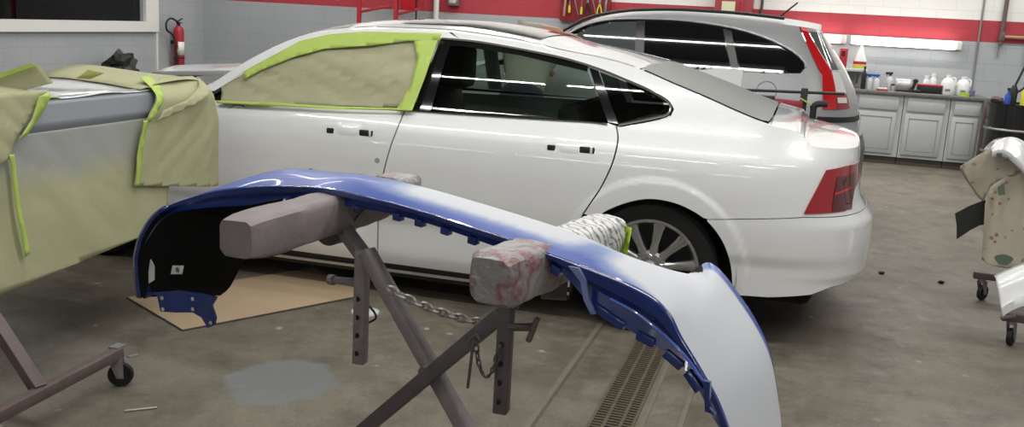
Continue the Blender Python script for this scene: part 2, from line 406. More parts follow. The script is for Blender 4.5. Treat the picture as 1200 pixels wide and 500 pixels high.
# clip a polygon (a,b) into small cells and lay it on a surface
def clip1(poly, ax, val, keep_less):
    out = []; n = len(poly)
    for i in range(n):
        p, q = poly[i], poly[(i+1) % n]
        ip = (p[ax] <= val) if keep_less else (p[ax] >= val); iq = (q[ax] <= val) if keep_less else (q[ax] >= val)
        if ip: out.append(p)
        if ip != iq:
            t = (val-p[ax])/(q[ax]-p[ax]); r = [p[0]+(q[0]-p[0])*t, p[1]+(q[1]-p[1])*t]; r[ax] = val; out.append(tuple(r))
    return out
def panel(poly, surf, cell=(.05, .04), flange=0, fdir=None, mb=None):
    mb = mb or MB(); a0 = min(p[0] for p in poly); a1 = max(p[0] for p in poly)
    i0 = math.floor(a0/cell[0]); i1 = math.ceil(a1/cell[0]); idx = {}
    def vid(p):
        k = (round(p[0], 5), round(p[1], 5))
        if k not in idx:
            idx[k] = len(mb.v); q0 = Vector(surf(*p)); mb.v.append(q0); e = 2e-3
            n = (Vector(surf(p[0]+e, p[1]))-Vector(surf(p[0]-e, p[1]))).cross(Vector(surf(p[0], p[1]+e))-Vector(surf(p[0], p[1]-e)))
            if n.length > 1e-12: mb.n[idx[k]] = n.normalized()
        return idx[k]
    for i in range(i0, i1):
        st = clip1(clip1(poly, 0, i*cell[0], False), 0, (i+1)*cell[0], True)
        if len(st) < 3: continue
        b0 = min(p[1] for p in st); b1 = max(p[1] for p in st)
        for j in range(math.floor(b0/cell[1]), math.ceil(b1/cell[1])):
            c = clip1(clip1(st, 1, j*cell[1], False), 1, (j+1)*cell[1], True)
            if len(c) < 3: continue
            ar = abs(sum(c[k][0]*c[(k+1) % len(c)][1]-c[(k+1) % len(c)][0]*c[k][1] for k in range(len(c))))
            if ar < 1e-8: continue
            g = []
            for p in c:
                q = vid(p)
                if q not in g: g.append(q)
            if len(g) > 2: mb.f.append(g)
    if flange and fdir is not None:
        n = len(poly); fd = Vector(fdir)*flange
        for i in range(n):
            p, q = poly[i], poly[(i+1) % n]; m = max(1, int(math.hypot(q[0]-p[0], q[1]-p[1])/.04))
            pts = [surf(p[0]+(q[0]-p[0])*k/m, p[1]+(q[1]-p[1])*k/m) for k in range(m+1)]
            mb.grid([[x+fd*.02 for x in pts], [x+fd for x in pts]])
    return mb
def smooth_poly(pts, n=6): return [tuple(p)[:2] for p in cr1([(p[0], p[1], 0) for p in pts], n)]

# ================================================================== THE ROOM
WALLY = 12.9; WALLX = -8.78; RX = 5.5; FY = -3.5
def slab(name, lo, hi, m): return struct(MB().box(lo, hi).obj(name, m, smooth=False))
slab('floor', (WALLX-.3, FY-.3, -.2), (RX+.3, WALLY+.3, 0), FLOORM)
slab('ceiling', (WALLX-.3, FY-.3, CEIL), (RX+.3, WALLY+.3, CEIL+.2), CEILM)
slab('wall_back', (WALLX-.3, WALLY, 0), (RX+.3, WALLY+.3, CEIL), BACKW)
slab('wall_right', (RX, FY, 0), (RX+.3, WALLY, CEIL), LEFTW)
slab('wall_front', (WALLX-.3, FY-.3, 0), (RX+.3, FY, CEIL), LEFTW)
# left wall with the window opening
WY0 = 6.2; WY1 = onx(168, 25, WALLX).y; WZ0 = onx(168, 25, WALLX).z; WZ1 = 2.35
m = MB(); m.box((WALLX-.3, FY, 0), (WALLX, WY0, CEIL)); m.box((WALLX-.3, WY1, 0), (WALLX, WALLY, CEIL))
m.box((WALLX-.3, WY0, 0), (WALLX, WY1, WZ0)); m.box((WALLX-.3, WY0, WZ1), (WALLX, WY1, CEIL))
struct(m.obj('wall_left', LEFTW, smooth=False))
fe = onx(183, 37, WALLX); fw = .13
win = struct(MB().box((WALLX+.002, WY0-fw, fe.z), (WALLX+.05, WY1+.0, WZ0)).box((WALLX+.002, WY1, fe.z), (WALLX+.05, fe.y, WZ1+.1)).box((WALLX+.002, WY0-fw, WZ0), (WALLX+.05, WY0, WZ1+.1)).box((WALLX+.002, WY0-fw, WZ1), (WALLX+.05, WY1, WZ1+.1)).obj('window_1', FRAMEWHITE, smooth=False))
MB().box((WALLX-.06, WY0, WZ0), (WALLX-.05, WY1, WZ1)).obj('pane', glass('dark_window_glass', (.55, .55, .52)), win, smooth=False)
struct(MB().box((WALLX+.001, fe.y-.035, 0), (WALLX+.03, fe.y, fe.z)).obj('trim_1', FRAMEWHITE, smooth=False))
# dim office behind the pane
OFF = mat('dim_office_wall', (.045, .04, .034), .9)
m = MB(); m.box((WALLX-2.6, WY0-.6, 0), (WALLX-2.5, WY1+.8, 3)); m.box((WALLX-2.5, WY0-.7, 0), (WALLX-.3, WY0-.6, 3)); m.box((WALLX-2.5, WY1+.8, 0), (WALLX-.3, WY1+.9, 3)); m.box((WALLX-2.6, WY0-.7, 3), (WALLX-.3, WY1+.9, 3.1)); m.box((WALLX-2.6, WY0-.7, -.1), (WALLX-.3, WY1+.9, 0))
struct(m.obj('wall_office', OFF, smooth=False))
q = onx(72, 10, WALLX-2.0)
tag(MB().box((q.x-.05, q.y-.09, 0), (q.x+.05, q.y+.09, 2.8)).obj('wooden_post', WOOD, smooth=False), 'tan wooden post seen dimly through the dark office window', 'post')
def reflection_mark(px0, py0, px1, py1, label):  # white blob on a cord, added to stand in for a window reflection
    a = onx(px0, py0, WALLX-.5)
    tg = MB().blob((a.x, a.y, a.z+.15), (.02, .035, .22), 10, 8, .3, px0).obj('window_reflection', WHITEP); tag(tg, label, 'rag')
    MB().tube([(a.x, a.y, a.z+.36), (a.x, a.y, 3)], .004).obj('mark_cord', BLACKPLASTIC, tg)
reflection_mark(97, 10, 0, 0, 'thin white shape added for an office window reflection, left of the lower one')
reflection_mark(116, 16, 0, 0, 'white shape added for the lowest office window reflection, near its right frame')

# drain, concrete joints
GR = mat('rusty_drain_grate', (.125, .105, .068), .6, .3, var=.3, vscale=20)
gx0, gx1 = -.645, -.475; gy0, gy1 = 2.2, 8.4
g = thing('drain_grate', ((gx0+gx1)/2, (gy0+gy1)/2, 0), 'rusty slotted floor drain running under the white sedan', 'drain')
MB().box((gx0, gy0, .0005), (gx1, gy1, .0012)).obj('channel_shade', DARKVOID, g, smooth=False)  # flat dark strip on the floor, its colour standing for the trench's shade
m = MB()
for x in (gx0, gx0+.052, gx0+.113, gx1-.012): m.box((x, gy0, .0015), (x+.012, gy1, .004))
y = gy0
while y < 6.6: m.box((gx0, y, .0015), (gx1, y+.011, .0035)); y += .026
m.obj('grate_bars', GR, g, smooth=False)
JOINT = mat('pale_joint_concrete', (.155, .138, .108), .7, var=.25, vscale=14)
JD = mat('dirty_joint', (.09, .08, .065), .8, var=.3)
struct(MB().box((-.862, 1.5, -.01), (-.838, 8, .004)).obj('trim_2', JOINT, smooth=False))
struct(MB().box((-.838, 1.5, -.01), (-.828, 8, .002)).obj('trim_3', JD, smooth=False))
struct(MB().box((-.322, 1.5, -.01), (-.300, 8, .004)).obj('trim_4', JOINT, smooth=False))
struct(MB().box((-.46, 1.5, -.01), (-.440, 8, .003)).obj('trim_5', JOINT, smooth=False))

# ceiling lights (their tubes are the lamps above)
c0 = None
for i, (x, y, k) in enumerate(LIGHTS):
    if c0 is None:
        c0 = thing('ceiling_light', (x, y, CEIL-.16), 'long white fluorescent ceiling fixture in a row over the shop', 'ceiling light', 'fluorescent ceiling fixtures')
        MB().box((x-1.22, y-.11, CEIL-.15), (x+1.22, y+.11, CEIL-.06), .01).obj('housing', FRAMEWHITE, c0)
        for dx in (-.8, .8): MB().bar((x+dx, y, CEIL-.06), (x+dx, y, CEIL), .03).obj('bracket', GREYMETAL, c0)
    else: dup(c0, (x, y, CEIL-.16))

for i, (x, z, k) in enumerate(WLIGHTS):
    o = thing('wall_lamp', (x, -3.46, z), 'long white fluorescent fixture on the wall behind the camera', 'wall light', 'fluorescent fixtures behind the camera')
    MB().box((x-.98, -3.498, z-.07), (x+.98, -3.42, z+.07), .01).obj('housing', FRAMEWHITE, o)

# ================================================================== CAR SURFACES
class Body:
    """side surface (s,z): s runs along the plan outline from nose centre to tail centre"""
    def __init__(s, Y0, W, x0, x1, Lf, Lr, pf, pr, dv, xr):
        s.Y0, s.W, s.Yc = Y0, W, Y0+W/2; s.dv = lut(dv); s.xr = lut(xr); s.x1 = x1
        s.xa = x0+Lf; s.xb = x1-Lr; hw = W/2
        def arc(L, p):
            pts = []; N = 160
            for i in range(N+1):
                th = PI/2*i/N; t = math.sin(th)**(2/p); pts.append((L*t, hw*(1-(max(0, math.cos(th)))**(2/p))))
            ac = [0]
            for a, b2 in zip(pts, pts[1:]): ac.append(ac[-1]+math.hypot(b2[0]-a[0], b2[1]-a[1]))
            return pts, ac
        s.R = arc(Lr, pr); s.Fr = arc(Lf, pf); s.smax = s.xb+s.R[1][-1]; s.smin = s.xa-s.Fr[1][-1]; s.Lr = Lr; s.flare = None
    def look(s, tab, d):
        pts, ac = tab; d = min(max(d, 0), ac[-1]); lo, hi = 0, len(ac)-1
        while hi-lo > 1:
            m = (lo+hi)//2
            if ac[m] <= d: lo = m
            else: hi = m
        t = (d-ac[lo])/max(1e-9, ac[hi]-ac[lo]); return (pts[lo][0]+(pts[hi][0]-pts[lo][0])*t, pts[lo][1]+(pts[hi][1]-pts[lo][1])*t)
    def plan(s, a):
        if a > s.xb: q = s.look(s.R, a-s.xb); return s.xb+q[0], q[1]
        if a < s.xa: q = s.look(s.Fr, s.xa-a); return s.xa-q[0], q[1]
        return a, 0
    def side(s, a, z, out=0):
        x, ins = s.plan(a); hw = s.W/2
        if a > s.xb: k = min(1, (x-s.xb)/s.Lr); x += (s.xr(z)-s.x1)*k*k
        if s.flare:
            r_ = math.hypot(a-s.flare[0], z-s.flare[1]); t_ = min(1, max(0, (r_-s.flare[2])/.035)); out = out+.009*(1-t_*t_*(3-2*t_))*min(1, max(0, (z-.2)/.15))
        d = s.dv(z)-out; y = ins+d*(1-ins/hw)
        if a > s.xb: x += out*(ins/hw)
        return Vector((x, s.Y0+y, z))
    def far(s, p): return Vector((p.x, 2*s.Yc-p.y, p.z))
    def setrail(s, rail, crown): s.zr = lut(rail); s.cr = lut(crown)
    def top(s, a, t, out=0):
        p = s.side(a, s.zr(a)); q = s.far(p); e = 1-abs(2*t-1)**2.6
        return Vector((p.x, p.y+(q.y-p.y)*t, p.z+s.cr(a)*e+out))

def wheel(root, cx, cy, r, rim, sgn, name='wheel', spokes=10, full=True):
    """sgn -1: face towards -Y"""
    w_ = .23; ax = Vector((0, sgn, 0)); o = Vector((cx, cy, r))
    t = MB().lathe([(rim*.98, -w_), (r*.93, -w_), (r*.99, -w_+.03), (r, -w_+.06), (r, -.05), (r*.985, -.02), (r*.93, -.002), (rim+.03, .0), (rim+.004, -.008), (rim, -.02), (rim*.98, -w_)], 56, o, ax, cap=False).obj('tyre', RUBBER, root)
    b_ = MB().lathe([(rim+.006, -.010), (rim+.006, -.002), (rim-.008, -.002), (rim-.022, -.02), (rim-.03, -.12), (rim-.03, -.2)], 56, o, ax, cap=False).obj('rim', ALLOY, root)
    MB().lathe([(0.001, -.125), (rim-.028, -.125), (rim-.028, -.14), (.001, -.14)], 40, o, ax).obj('brake_disc', ALLOYDARK, b_)
    if full:
        m = MB(); x0 = Vector((1, 0, 0)); z0 = Vector((0, 0, 1))
        for k in range(spokes):
            a = 2*PI*k/spokes+.16; d = x0*math.cos(a)+z0*math.sin(a); s_ = d.cross(ax)
            prof = [(.055, .022, -.012, .05), (.12, .017, -.016, .035), (rim-.045, .023, -.012, .03), (rim-.008, .032, -.006, .03)]
            rows = []
            for (rr, hw, h, th) in prof:
                c = o+d*rr; rows.append([c-s_*hw*1.1+ax*(h-th), c-s_*hw+ax*(h-.006), c-s_*hw*.55+ax*h, c+s_*hw*.55+ax*h, c+s_*hw+ax*(h-.006), c+s_*hw*1.1+ax*(h-th)])
            m.grid(rows)
        m.lathe([(.085, -.05), (.085, -.02), (.07, -.012), (.04, -.016), (.034, -.02)], 30, o, ax)
        m.obj('spokes', ALLOY, b_, ang=30)
        MB().lathe([(.034, -.03), (.034, -.012), (.028, -.006), (.001, -.005)], 24, o, ax).obj('centre_cap', GREYMETAL, b_)
        m = MB()
        for k in range(5):
            a = 2*PI*k/5+.3; c = o+(x0*math.cos(a)+z0*math.sin(a))*.058
            m.lathe([(.011, -.03), (.011, -.009), (.007, -.006), (.001, -.006)], 8, c, ax)
        m.obj('lug_nuts', CHROME, b_)
def chrome_strip(pts, r, name, root, material=CHROME): return MB().tube(pts, r, 8).obj(name, material, root)

# ================================================================== WHITE SEDAN
SD = Body(4.51, 1.88, -4.75, .42, .9, .95, 2.6, 3.3,
    [(.05, .14), (.13, .085), (.18, .055), (.26, .030), (.40, .022), (.47, .006), (.60, 0), (.72, .002), (.82, .010), (.88, .024), (.92, .045), (.96, .075), (1.0, .105), (1.2, .215), (1.36, .32), (1.5, .40)],
    [(.10, .28), (.2, .34), (.27, .395), (.33, .40), (.36, .415), (.46, .42), (.60, .415), (.66, .375), (.72, .345), (.85, .32), (.95, .31), (1.02, .29), (1.1, .26)])
def sd(px, py): return unproj(SD.side, px, py, ony(px, py, 4.65).x, ony(px, py, 4.65).z)
sed = thing('white_sedan', (-2.0, SD.Yc, 0), 'white four door sedan with its front side window masked in green tape', 'car')
railpx = [(243, 100), (290, 71), (345, 45), (385, 37), (430, 34), (480, 35), (520, 37), (560, 42), (612, 50), (660, 61), (700, 68), (742, 79), (790, 99), (830, 116), (870, 134), (900, 146), (940, 157)]
rail = [sd(*p) for p in railpx]
ze = rail[-1][1]
rail = [(SD.smin, .62), (SD.smin+.5, .70), (-4.1, .80), (-3.6, .90), (-3.3, .965)] + [r for r in rail if r[0] > -3.25] + [(SD.xb+.62, .985), (SD.xb+.95, .965), (SD.smax, .955)]
SD.setrail(rail, [(SD.smin, .03), (-4.2, .05), (-3.35, .06), (-2.5, .055), (-1.7, .06), (-1.2, .035), (-.9, .016), (-.6, .0), (-.3, .0), (0, .018), (.3, .02), (SD.smax, .01)])
fd = (0, 1, 0)
BLT = [sd(256, 118), sd(330, 122), sd(400, 126), sd(470, 130), sd(540, 134), sd(620, 139), sd(700, 144), sd(722, 146)]
belt = lut(BLT)
XB = smooth_poly([(b_, a_) for a_, b_ in [sd(476, 128), sd(466, 150), sd(455, 180), sd(446, 220), sd(443, 262), sd(444, 306)]])
xB = lut(sorted([(z, x) for z, x in [(b_, a_) for a_, b_ in [sd(474, 130), sd(466, 150), sd(455, 180), sd(446, 220), sd(443, 262), sd(444, 306)]]]))
XA = -3.33
ROCK = .185
G = .004
def linepts(fx, z0, z1, n=14): return [(fx(z0+(z1-z0)*k/n), z0+(z1-z0)*k/n) for k in range(n+1)]
# front door
p = [(XA, ROCK)] + [(XA+(xB(ROCK)-XA)*k/6, ROCK) for k in (2, 4)] + [(x-G, z) for x, z in linepts(xB, ROCK, belt(-1.98))]
bl = [(x_, belt(x_)) for x_ in [-1.98-.13*k for k in range(1, 11)]]; p += [(x_, z_) for x_, z_ in bl if x_ > XA+.1] + [(XA, belt(XA+.1)-.02)]
fdoor = panel(p, SD.side, flange=.03, fdir=fd).obj('front_door', WHITEPAINT, sed)
# rear door
DR = smooth_poly([sd(722, 148), sd(724, 165), sd(718, 190), sd(705, 218), sd(692, 238), sd(684, 250)])
archpx = [(684, 250), (698, 254), (712, 246), (732, 238), (756, 233), (780, 235), (802, 242), (824, 255), (840, 272), (851, 292), (857, 315), (859, 345)]
WXC, WZC = -.625, .335
SD.flare = (WXC+.015, WZC-.01, .435)
rd_arc = [sd(684, 250), sd(676, 268), sd(668, 300)]
p = [(x+G, z) for x, z in linepts(xB, ROCK, belt(-1.96))] + [(x_, belt(x_)) for x_ in [-1.85+.12*k for k in range(9)] if x_ < DR[0][0]-.03] + [(x-G, z) for x, z in DR] + [(rd_arc[1][0]-G, rd_arc[1][1]), (rd_arc[2][0]-G, .27), (rd_arc[2][0]-G, ROCK)]
rdoor = panel(p, SD.side, (.025, .02), flange=.03, fdir=fd).obj('rear_door', WHITEPAINT, sed)
# rocker
panel([(-3.45, .10), (-1.02, .10), (-1.0, ROCK-.004), (-1.0, ROCK), (-3.45, ROCK)], lambda a, z: SD.side(a, z, -.012), flange=.05, fdir=fd).obj('sill', BLACKPLASTIC, sed)
panel([(-3.45, .125), (-1.02, .135), (-1.02, .150), (-3.45, .140)], lambda a, z: SD.side(a, z, .004), flange=.02, fdir=fd).obj('sill_trim', PALEG, sed)
# front fender (mostly hidden)
FWX = -3.86
arcf = [(FWX+.39*math.cos(a), .34+.39*math.sin(a)) for a in [PI*k/16 for k in range(17)]]
p = [(XA-G, ROCK), (XA-G, belt(-3.2)-.02), (XA-.05, SD.zr(-3.36)), (-3.8, SD.zr(-3.8)), (-4.1, SD.zr(-4.1)), (SD.smin+.5, SD.zr(SD.smin+.5)), (SD.smin, SD.zr(SD.smin)), (SD.smin, .2), (-4.3, .2), (-4.25, .34)] + arcf[::-1] + [(FWX+.40, ROCK)]
fen = panel(p, SD.side, flange=.03, fdir=fd).obj('front_fender', WHITEPAINT, sed)
# quarter panel
seam = [sd(829, 257), sd(880, 256.5), sd(942, 254.5)]; zs_ = seam[2][1]
arc = smooth_poly([sd(*q) for q in archpx], 4)
ksp = next(i for i, q in enumerate(arc) if q[0] > WXC and q[1] < seam[0][1])
arc_up = arc[:ksp]; arc_dn = arc[ksp:]
TL = [sd(942, 250), sd(968, 199)]
zt = SD.zr
top_edge = [(a_, zt(a_)) for a_ in [SD.smax-(SD.smax+.60)*k/40 for k in range(41)]]
cp = [sd(787, 122), sd(790, 128), sd(786, 136), sd(770, 141), sd(745, 146), sd(727, 149)]
p = [(x+G, z) for x, z in DR[::-1]] 
quarter = [(x+G, z) for x, z in DR][::-1]
q_low = arc_up + [(seam[0][0], seam[0][1]+.002), (seam[1][0], seam[1][1]+.002), (seam[2][0], zs_+.002), (SD.smax, zs_+.002)]
# C-pillar between quarter window and rail
winrail = [sd(540, 47), sd(612, 59), sd(660, 69), sd(690, 78), sd(725, 91), sd(756, 104), sd(778, 115), sd(787, 122)]
p = q_low + [(SD.smax, zt(SD.smax))] + top_edge[1:] + [(a_, zt(a_)) for a_ in [-.7, -.8, -.9, -1.0, -1.1, -1.2, -1.3, -1.4, -1.5, -1.6, -1.7, -1.8]] + winrail + cp + quarter[len(quarter):] + [(DR[k][0]+G, DR[k][1]) for k in range(len(DR))]
quarterp = panel(p, SD.side, (.02, .016), flange=.02, fdir=fd).obj('rear_quarter_panel', WHITEPAINT, sed)
# roof rail / A pillar above the front window
tape_top = [sd(262, 106), sd(300, 82), sd(340, 59), sd(365, 50), sd(400, 43), sd(450, 42), sd(520, 45)]
p = [(a_, zt(a_)) for a_ in [-3.22+.07*k for k in range(21)]] + [winrail[0]] + tape_top[::-1]
panel(p, SD.side, (.04, .03)).obj('roof_rail', WHITEPAINT, sed)
# rear bumper
p = [(q[0], q[1]) for q in arc_dn] 
low = [sd(859, 345), sd(900, 348), sd(950, 345)]
rb = [(seam[0][0], seam[0][1]-.002), (seam[1][0], seam[1][1]-.002), (seam[2][0], zs_-.002), (SD.smax, zs_-.002), (SD.smax, .335), (SD.xb+1.0, .335), (SD.xb+.80, .315), (low[2][0], low[2][1]), (low[1][0], low[1][1]), (low[0][0], low[0][1])] + arc_dn[::-1]
panel(rb, SD.side, (.02, .016), flange=.02, fdir=fd).obj('rear_bumper', WHITEPAINT, sed)
panel([(low[0][0]+.02, .32), (SD.xb+.62, .33), (SD.xb+1.0, .36), (SD.smax, .36), (SD.smax, .26), (SD.xb+.7, .24), (low[0][0]+.1, .20)], lambda a, z: SD.side(a, z, -.22)).obj('bumper_valance', BLACKPLASTIC, sed)
# tail lamp
tl = [(TL[0][0], TL[0][1]), (TL[1][0], TL[1][1]), (TL[1][0]+.16, TL[1][1]+.012), (TL[1][0]+.42, TL[1][1]+.012), (TL[1][0]+.42, TL[1][1]-.075), (TL[1][0]+.30, TL[1][1]-.10), (TL[0][0]+.27, TL[0][1]+.005)]
lamp = panel(tl, lambda a, z: SD.side(a, z, .008), (.025, .02), flange=.02, fdir=fd).obj('tail_lamp', REDLENS, sed)
c0x, c0z = TL[1][0], TL[1][1]
panel([(c0x+.035, c0z-.19), (c0x+.085, c0z-.035), (c0x+.30, c0z-.03), (c0x+.30, c0z-.08), (c0x+.2, c0z-.19)], lambda a, z: SD.side(a, z, .012), (.025, .02)).obj('inner_lens', DARKLENS, lamp)
panel([(c0x+.06, c0z-.115), (c0x+.063, c0z-.105), (c0x+.22, c0z-.085), (c0x+.22, c0z-.097)], lambda a, z: SD.side(a, z, .015), (.025, .02)).obj('light_bar', REDBRIGHT, lamp)
# side glass: rear door, quarter; black pillars
SG = lambda a, z: SD.side(a, z, -.014)
B0, B1 = sd(487, 128), sd(518, 47)
rg = [sd(503, 129), sd(527, 49)] + winrail[:4] + [sd(688, 84), sd(700, 115), sd(712, 141), sd(700, 140), sd(620, 136), sd(560, 132)]
gl = panel(rg, SG).obj('rear_door_window', SIDEGLASS, sed)
panel([sd(484, 130), sd(516, 46), sd(529, 48), sd(504, 131)], lambda a, z: SD.side(a, z, -.006)).obj('door_pillar', BLACKGLOSS, sed)
panel([sd(690, 79), sd(701, 83), sd(724, 145), sd(712, 143)], lambda a, z: SD.side(a, z, -.006)).obj('window_pillar', BLACKGLOSS, sed)
qg = [sd(702, 84), sd(725, 93), sd(756, 106), sd(776, 118), sd(778, 126), sd(774, 132), sd(724, 144)]
panel(qg, SG).obj('quarter_window', glass('privacy_glass', (.06, .07, .065)), sed)
# window black band under roof line
panel([sd(519, 46)] + winrail[:3] + [sd(689, 78), sd(688, 84), sd(655, 76), sd(610, 65), sd(540, 54), sd(518, 54)], lambda a, z: SD.side(a, z, -.004)).obj('window_frame', BLACKGLOSS, sed)
chrome_strip(cr1([SD.side(*sd(*q), .006) for q in [(518, 45), (560, 49), (612, 58), (660, 68), (700, 80), (735, 94), (762, 106), (782, 118), (786, 126), (781, 134), (760, 139), (725, 146)]], 5), .006, 'window_trim', sed)
chrome_strip(cr1([SD.side(*sd(*q), .004) for q in [(484, 130), (540, 134), (620, 139), (690, 143), (712, 146)]], 4), .004, 'belt_trim', sed)
# masked front window
mk = [sd(262, 120), sd(262, 102), sd(300, 80), sd(345, 60), sd(400, 50), sd(490, 46), sd(505, 50), sd(484, 126), sd(400, 124)]
def crk(a, z): return .014+.014*noise.noise(Vector((a*2.5+z*4, z*7, 0)))+.016*abs(noise.noise(Vector((a*3-z*9, z*4, 3))))+.010*abs(noise.noise(Vector((a*4+z*12, z*3, 8))))
pap = panel(mk, lambda a, z: SD.side(a, z, crk(a, z)), (.03, .025)).obj('window_masking_paper', PAPERDARK, sed, solid=.001)
TP = lambda a, z: SD.side(a, z, .036)
panel([sd(262, 102), sd(292, 82), sd(335, 59), sd(355, 48), sd(390, 40), sd(430, 37), sd(520, 39), sd(518, 47), sd(480, 48), sd(440, 53), sd(385, 57), sd(350, 66), sd(310, 82), sd(290, 93), sd(290, 84)], TP, (.03, .025)).obj('masking_tape', TAPE, sed, solid=.001)
panel([sd(488, 47), sd(516, 47), sd(502, 88), sd(486, 129), sd(468, 127), sd(484, 100), sd(492, 70)], TP, (.03, .025)).obj('masking_tape', TAPE, sed, solid=.001)
panel([sd(258, 117), sd(330, 120), sd(400, 124), sd(470, 126), sd(486, 126), sd(486, 129), sd(400, 127), sd(330, 124), sd(258, 120)], TP, (.05, .025)).obj('masking_tape', TAPE, sed, solid=.001)
panel([sd(247, 110), sd(261, 102), sd(261, 118), sd(254, 118)], SG).obj('mirror_triangle', BLACKGLOSS, sed)
panel([sd(247, 109), sd(300, 78), sd(340, 58), sd(341, 61), sd(300, 82), sd(249, 112)], lambda a, z: SD.side(a, z, .004), (.04, .03)).obj('pillar_seal', BLACKPLASTIC, sed)
# far side, mirrored
FS = lambda a, z, o=0: SD.far(SD.side(a, z, o))
ff = MB()
panel([(XA-.0, .19)] + [(-2.6, .19), (-1.02, .19), (-1.02, .4)] + [(WXC+.39*math.cos(a), WZC+.39*math.sin(a)) for a in [PI-PI*k/16 for k in range(17)]] + [(-.2, .22), (SD.smax, .22), (SD.smax, zt(SD.smax))] + top_edge[1:] + [(-.75, zt(-.75)), (-.75, .99), (-3.2, .94), (XA, SD.zr(XA)), (-4.1, SD.zr(-4.1)), (SD.smin, SD.zr(SD.smin)), (SD.smin, .2), (-4.3, .2)] + arcf[::-1] + [(FWX+.40, .19)], lambda a, z: FS(a, z), (.06, .05), mb=ff)
rail2 = [(a_, zt(a_)) for a_ in [-3.2+.09*k for k in range(28)]]
panel(rail2 + [(a_, z_-.045) for a_, z_ in rail2[::-1]], lambda a, z: FS(a, z), mb=ff)
panel([(-2.05, 1.0), (-1.95, 1.0), (-1.95, 1.36), (-2.05, 1.36)], lambda a, z: FS(a, z), mb=ff)
panel([(-1.05, 1.0), (-.75, 1.0), (-.75, 1.17), (-1.15, 1.25)], lambda a, z: FS(a, z), mb=ff)
ff.obj('far_side_panels', WHITEPAINT, sed)
panel([(-3.1, .97), (-1.1, .99), (-1.2, zt(-1.2)-.04), (-1.9, zt(-1.9)-.04), (-2.5, zt(-2.5)-.04)], lambda a, z: FS(a, z, -.012)).obj('far_window', glass('far_clear_glass', (.72, .80, .76)), sed)
# top: hood, windshield, roof, rear glass, trunk
aW0, aW1, aR0, aR1 = -3.22, -2.42, sd(746, 92)[0], sd(904, 151)[0]
SWF, SWB = .45, .35
def topP(a0, a1, ta, tb, mt, name, out=0, cell=(.06, .04), par=sed, poly=None):
    return panel(poly or [(a0, ta), (a1, ta), (a1, tb), (a0, tb)], lambda a, t: SD.top(a, t, out), cell).obj(name, mt, par)
topP(SD.smin, aW0, 0, 1, WHITEPAINT, 'hood')
topP(aW0, aW1, 0, .045, WHITEPAINT, 'windshield_pillar'); topP(aW0, aW1, .955, 1, WHITEPAINT, 'windshield_pillar')
topP(aW0, aW1, .045, .955, glass('windshield_glass', (.55, .62, .58)), 'windshield')
topP(aW1, aR0, 0, 1, WHITEPAINT, 'roof')
topP(-2.15, -1.35, .12, .88, BLACKGLOSS, 'sunroof', .004)
topP(aW1+.05, aR0-.03, .035, .045, BLACKPLASTIC, 'roof_seam', .001)
topP(aR0, aR1, 0, .02, WHITEPAINT, 'rear_pillar'); topP(aR0, aR1, .98, 1, WHITEPAINT, 'rear_pillar')
def rgx(a, t): return SD.top(a, t)
topP(aR0, aR1, .02, .98, BLACKGLOSS, 'rear_window_surround', -.004)
rgp = [(aR0+.02, .035), (aR0+.0, .2), (aR0-.0, .8), (aR0+.03, .94), (aR1-.06, .965), (aR1-.02, .94), (aR1-.01, .8), (aR1-.01, .2), (aR1-.02, .06), (aR1-.06, .035)]
RGL = mat('grey_rear_glass', (.11, .115, .11), .35)
topP(0, 0, 0, 0, RGL, 'rear_window', .004, poly=rgp)
topP(aR1, SD.smax, 0, 1, WHITEPAINT, 'trunk_lid', cell=(.04, .04))
# closed handle recesses: removed handles leave black sockets and a white bulge
for (xa, ya, root) in ((387, 153, fdoor), (646, 173, rdoor)):
    for dx_, w_, h_ in ((0, .040, .028), (42, .075, .032)):
        a_, z_ = sd(xa+dx_, ya+dx_*.07); c = SD.side(a_, z_)
        MB().obox(c, Vector((1, 0, 0)), Vector((0, 1, 0)), Vector((0, 0, 1)), (w_/2, .006, h_/2), .005).obj('handle_socket', BLACKPLASTIC, root)
    a_, z_ = sd(xa+47, ya+3.2); c = SD.side(a_, z_)
    MB().obox(c, Vector((1, 0, 0)), Vector((0, 1, 0)), Vector((0, 0, 1)), (.006, .009, .016), .002).obj('socket_clip', WHITEP, root)
    a_, z_ = sd(xa+21, ya-1); c = SD.side(a_, z_)
    mm = MB(); rows = []
    for i in range(9):
        row = []
        for j in range(17):
            u_ = j/8-1; v_ = i/8-1 if False else i/4-1; r2 = min(1, (u_**4+v_**2)); row.append(SD.side(a_+u_*.075, z_+v_*.035, .006*max(0, 1-r2)**1.5-.001))
        rows.append(row)
    mm.grid(rows).obj('handle_recess', WHITEPAINT, root)
# scuffs
def scuff(px, py, r, root, mt):
    a_, z_ = sd(px, py); rows = []
    pts = [(a_+r*(1+.1*math.sin(2*k))*math.cos(2*PI*k/14), z_+r*math.sin(2*PI*k/14)) for k in range(14)]
    panel(pts, lambda a, z: SD.side(a, z, .0015), (.02, .02)).obj('scuff_mark', mt, root)
SCF = mat('grey_scuff', (.30, .30, .31), .7, var=.3, vscale=60)
scuff(442, 188, .014, fdoor, SCF)
for (a0_, a1_) in (((268, 127), (287, 124)), ((272, 124), (289, 127))):
    MB().tube(cr1([SD.side(*sd(*a0_), .001), SD.side(*sd((a0_[0]+a1_[0])/2, min(a0_[1], a1_[1])-1), .001), SD.side(*sd(*a1_), .001)], 5), .0025, 6).obj('scuff_mark', SCF, fdoor)
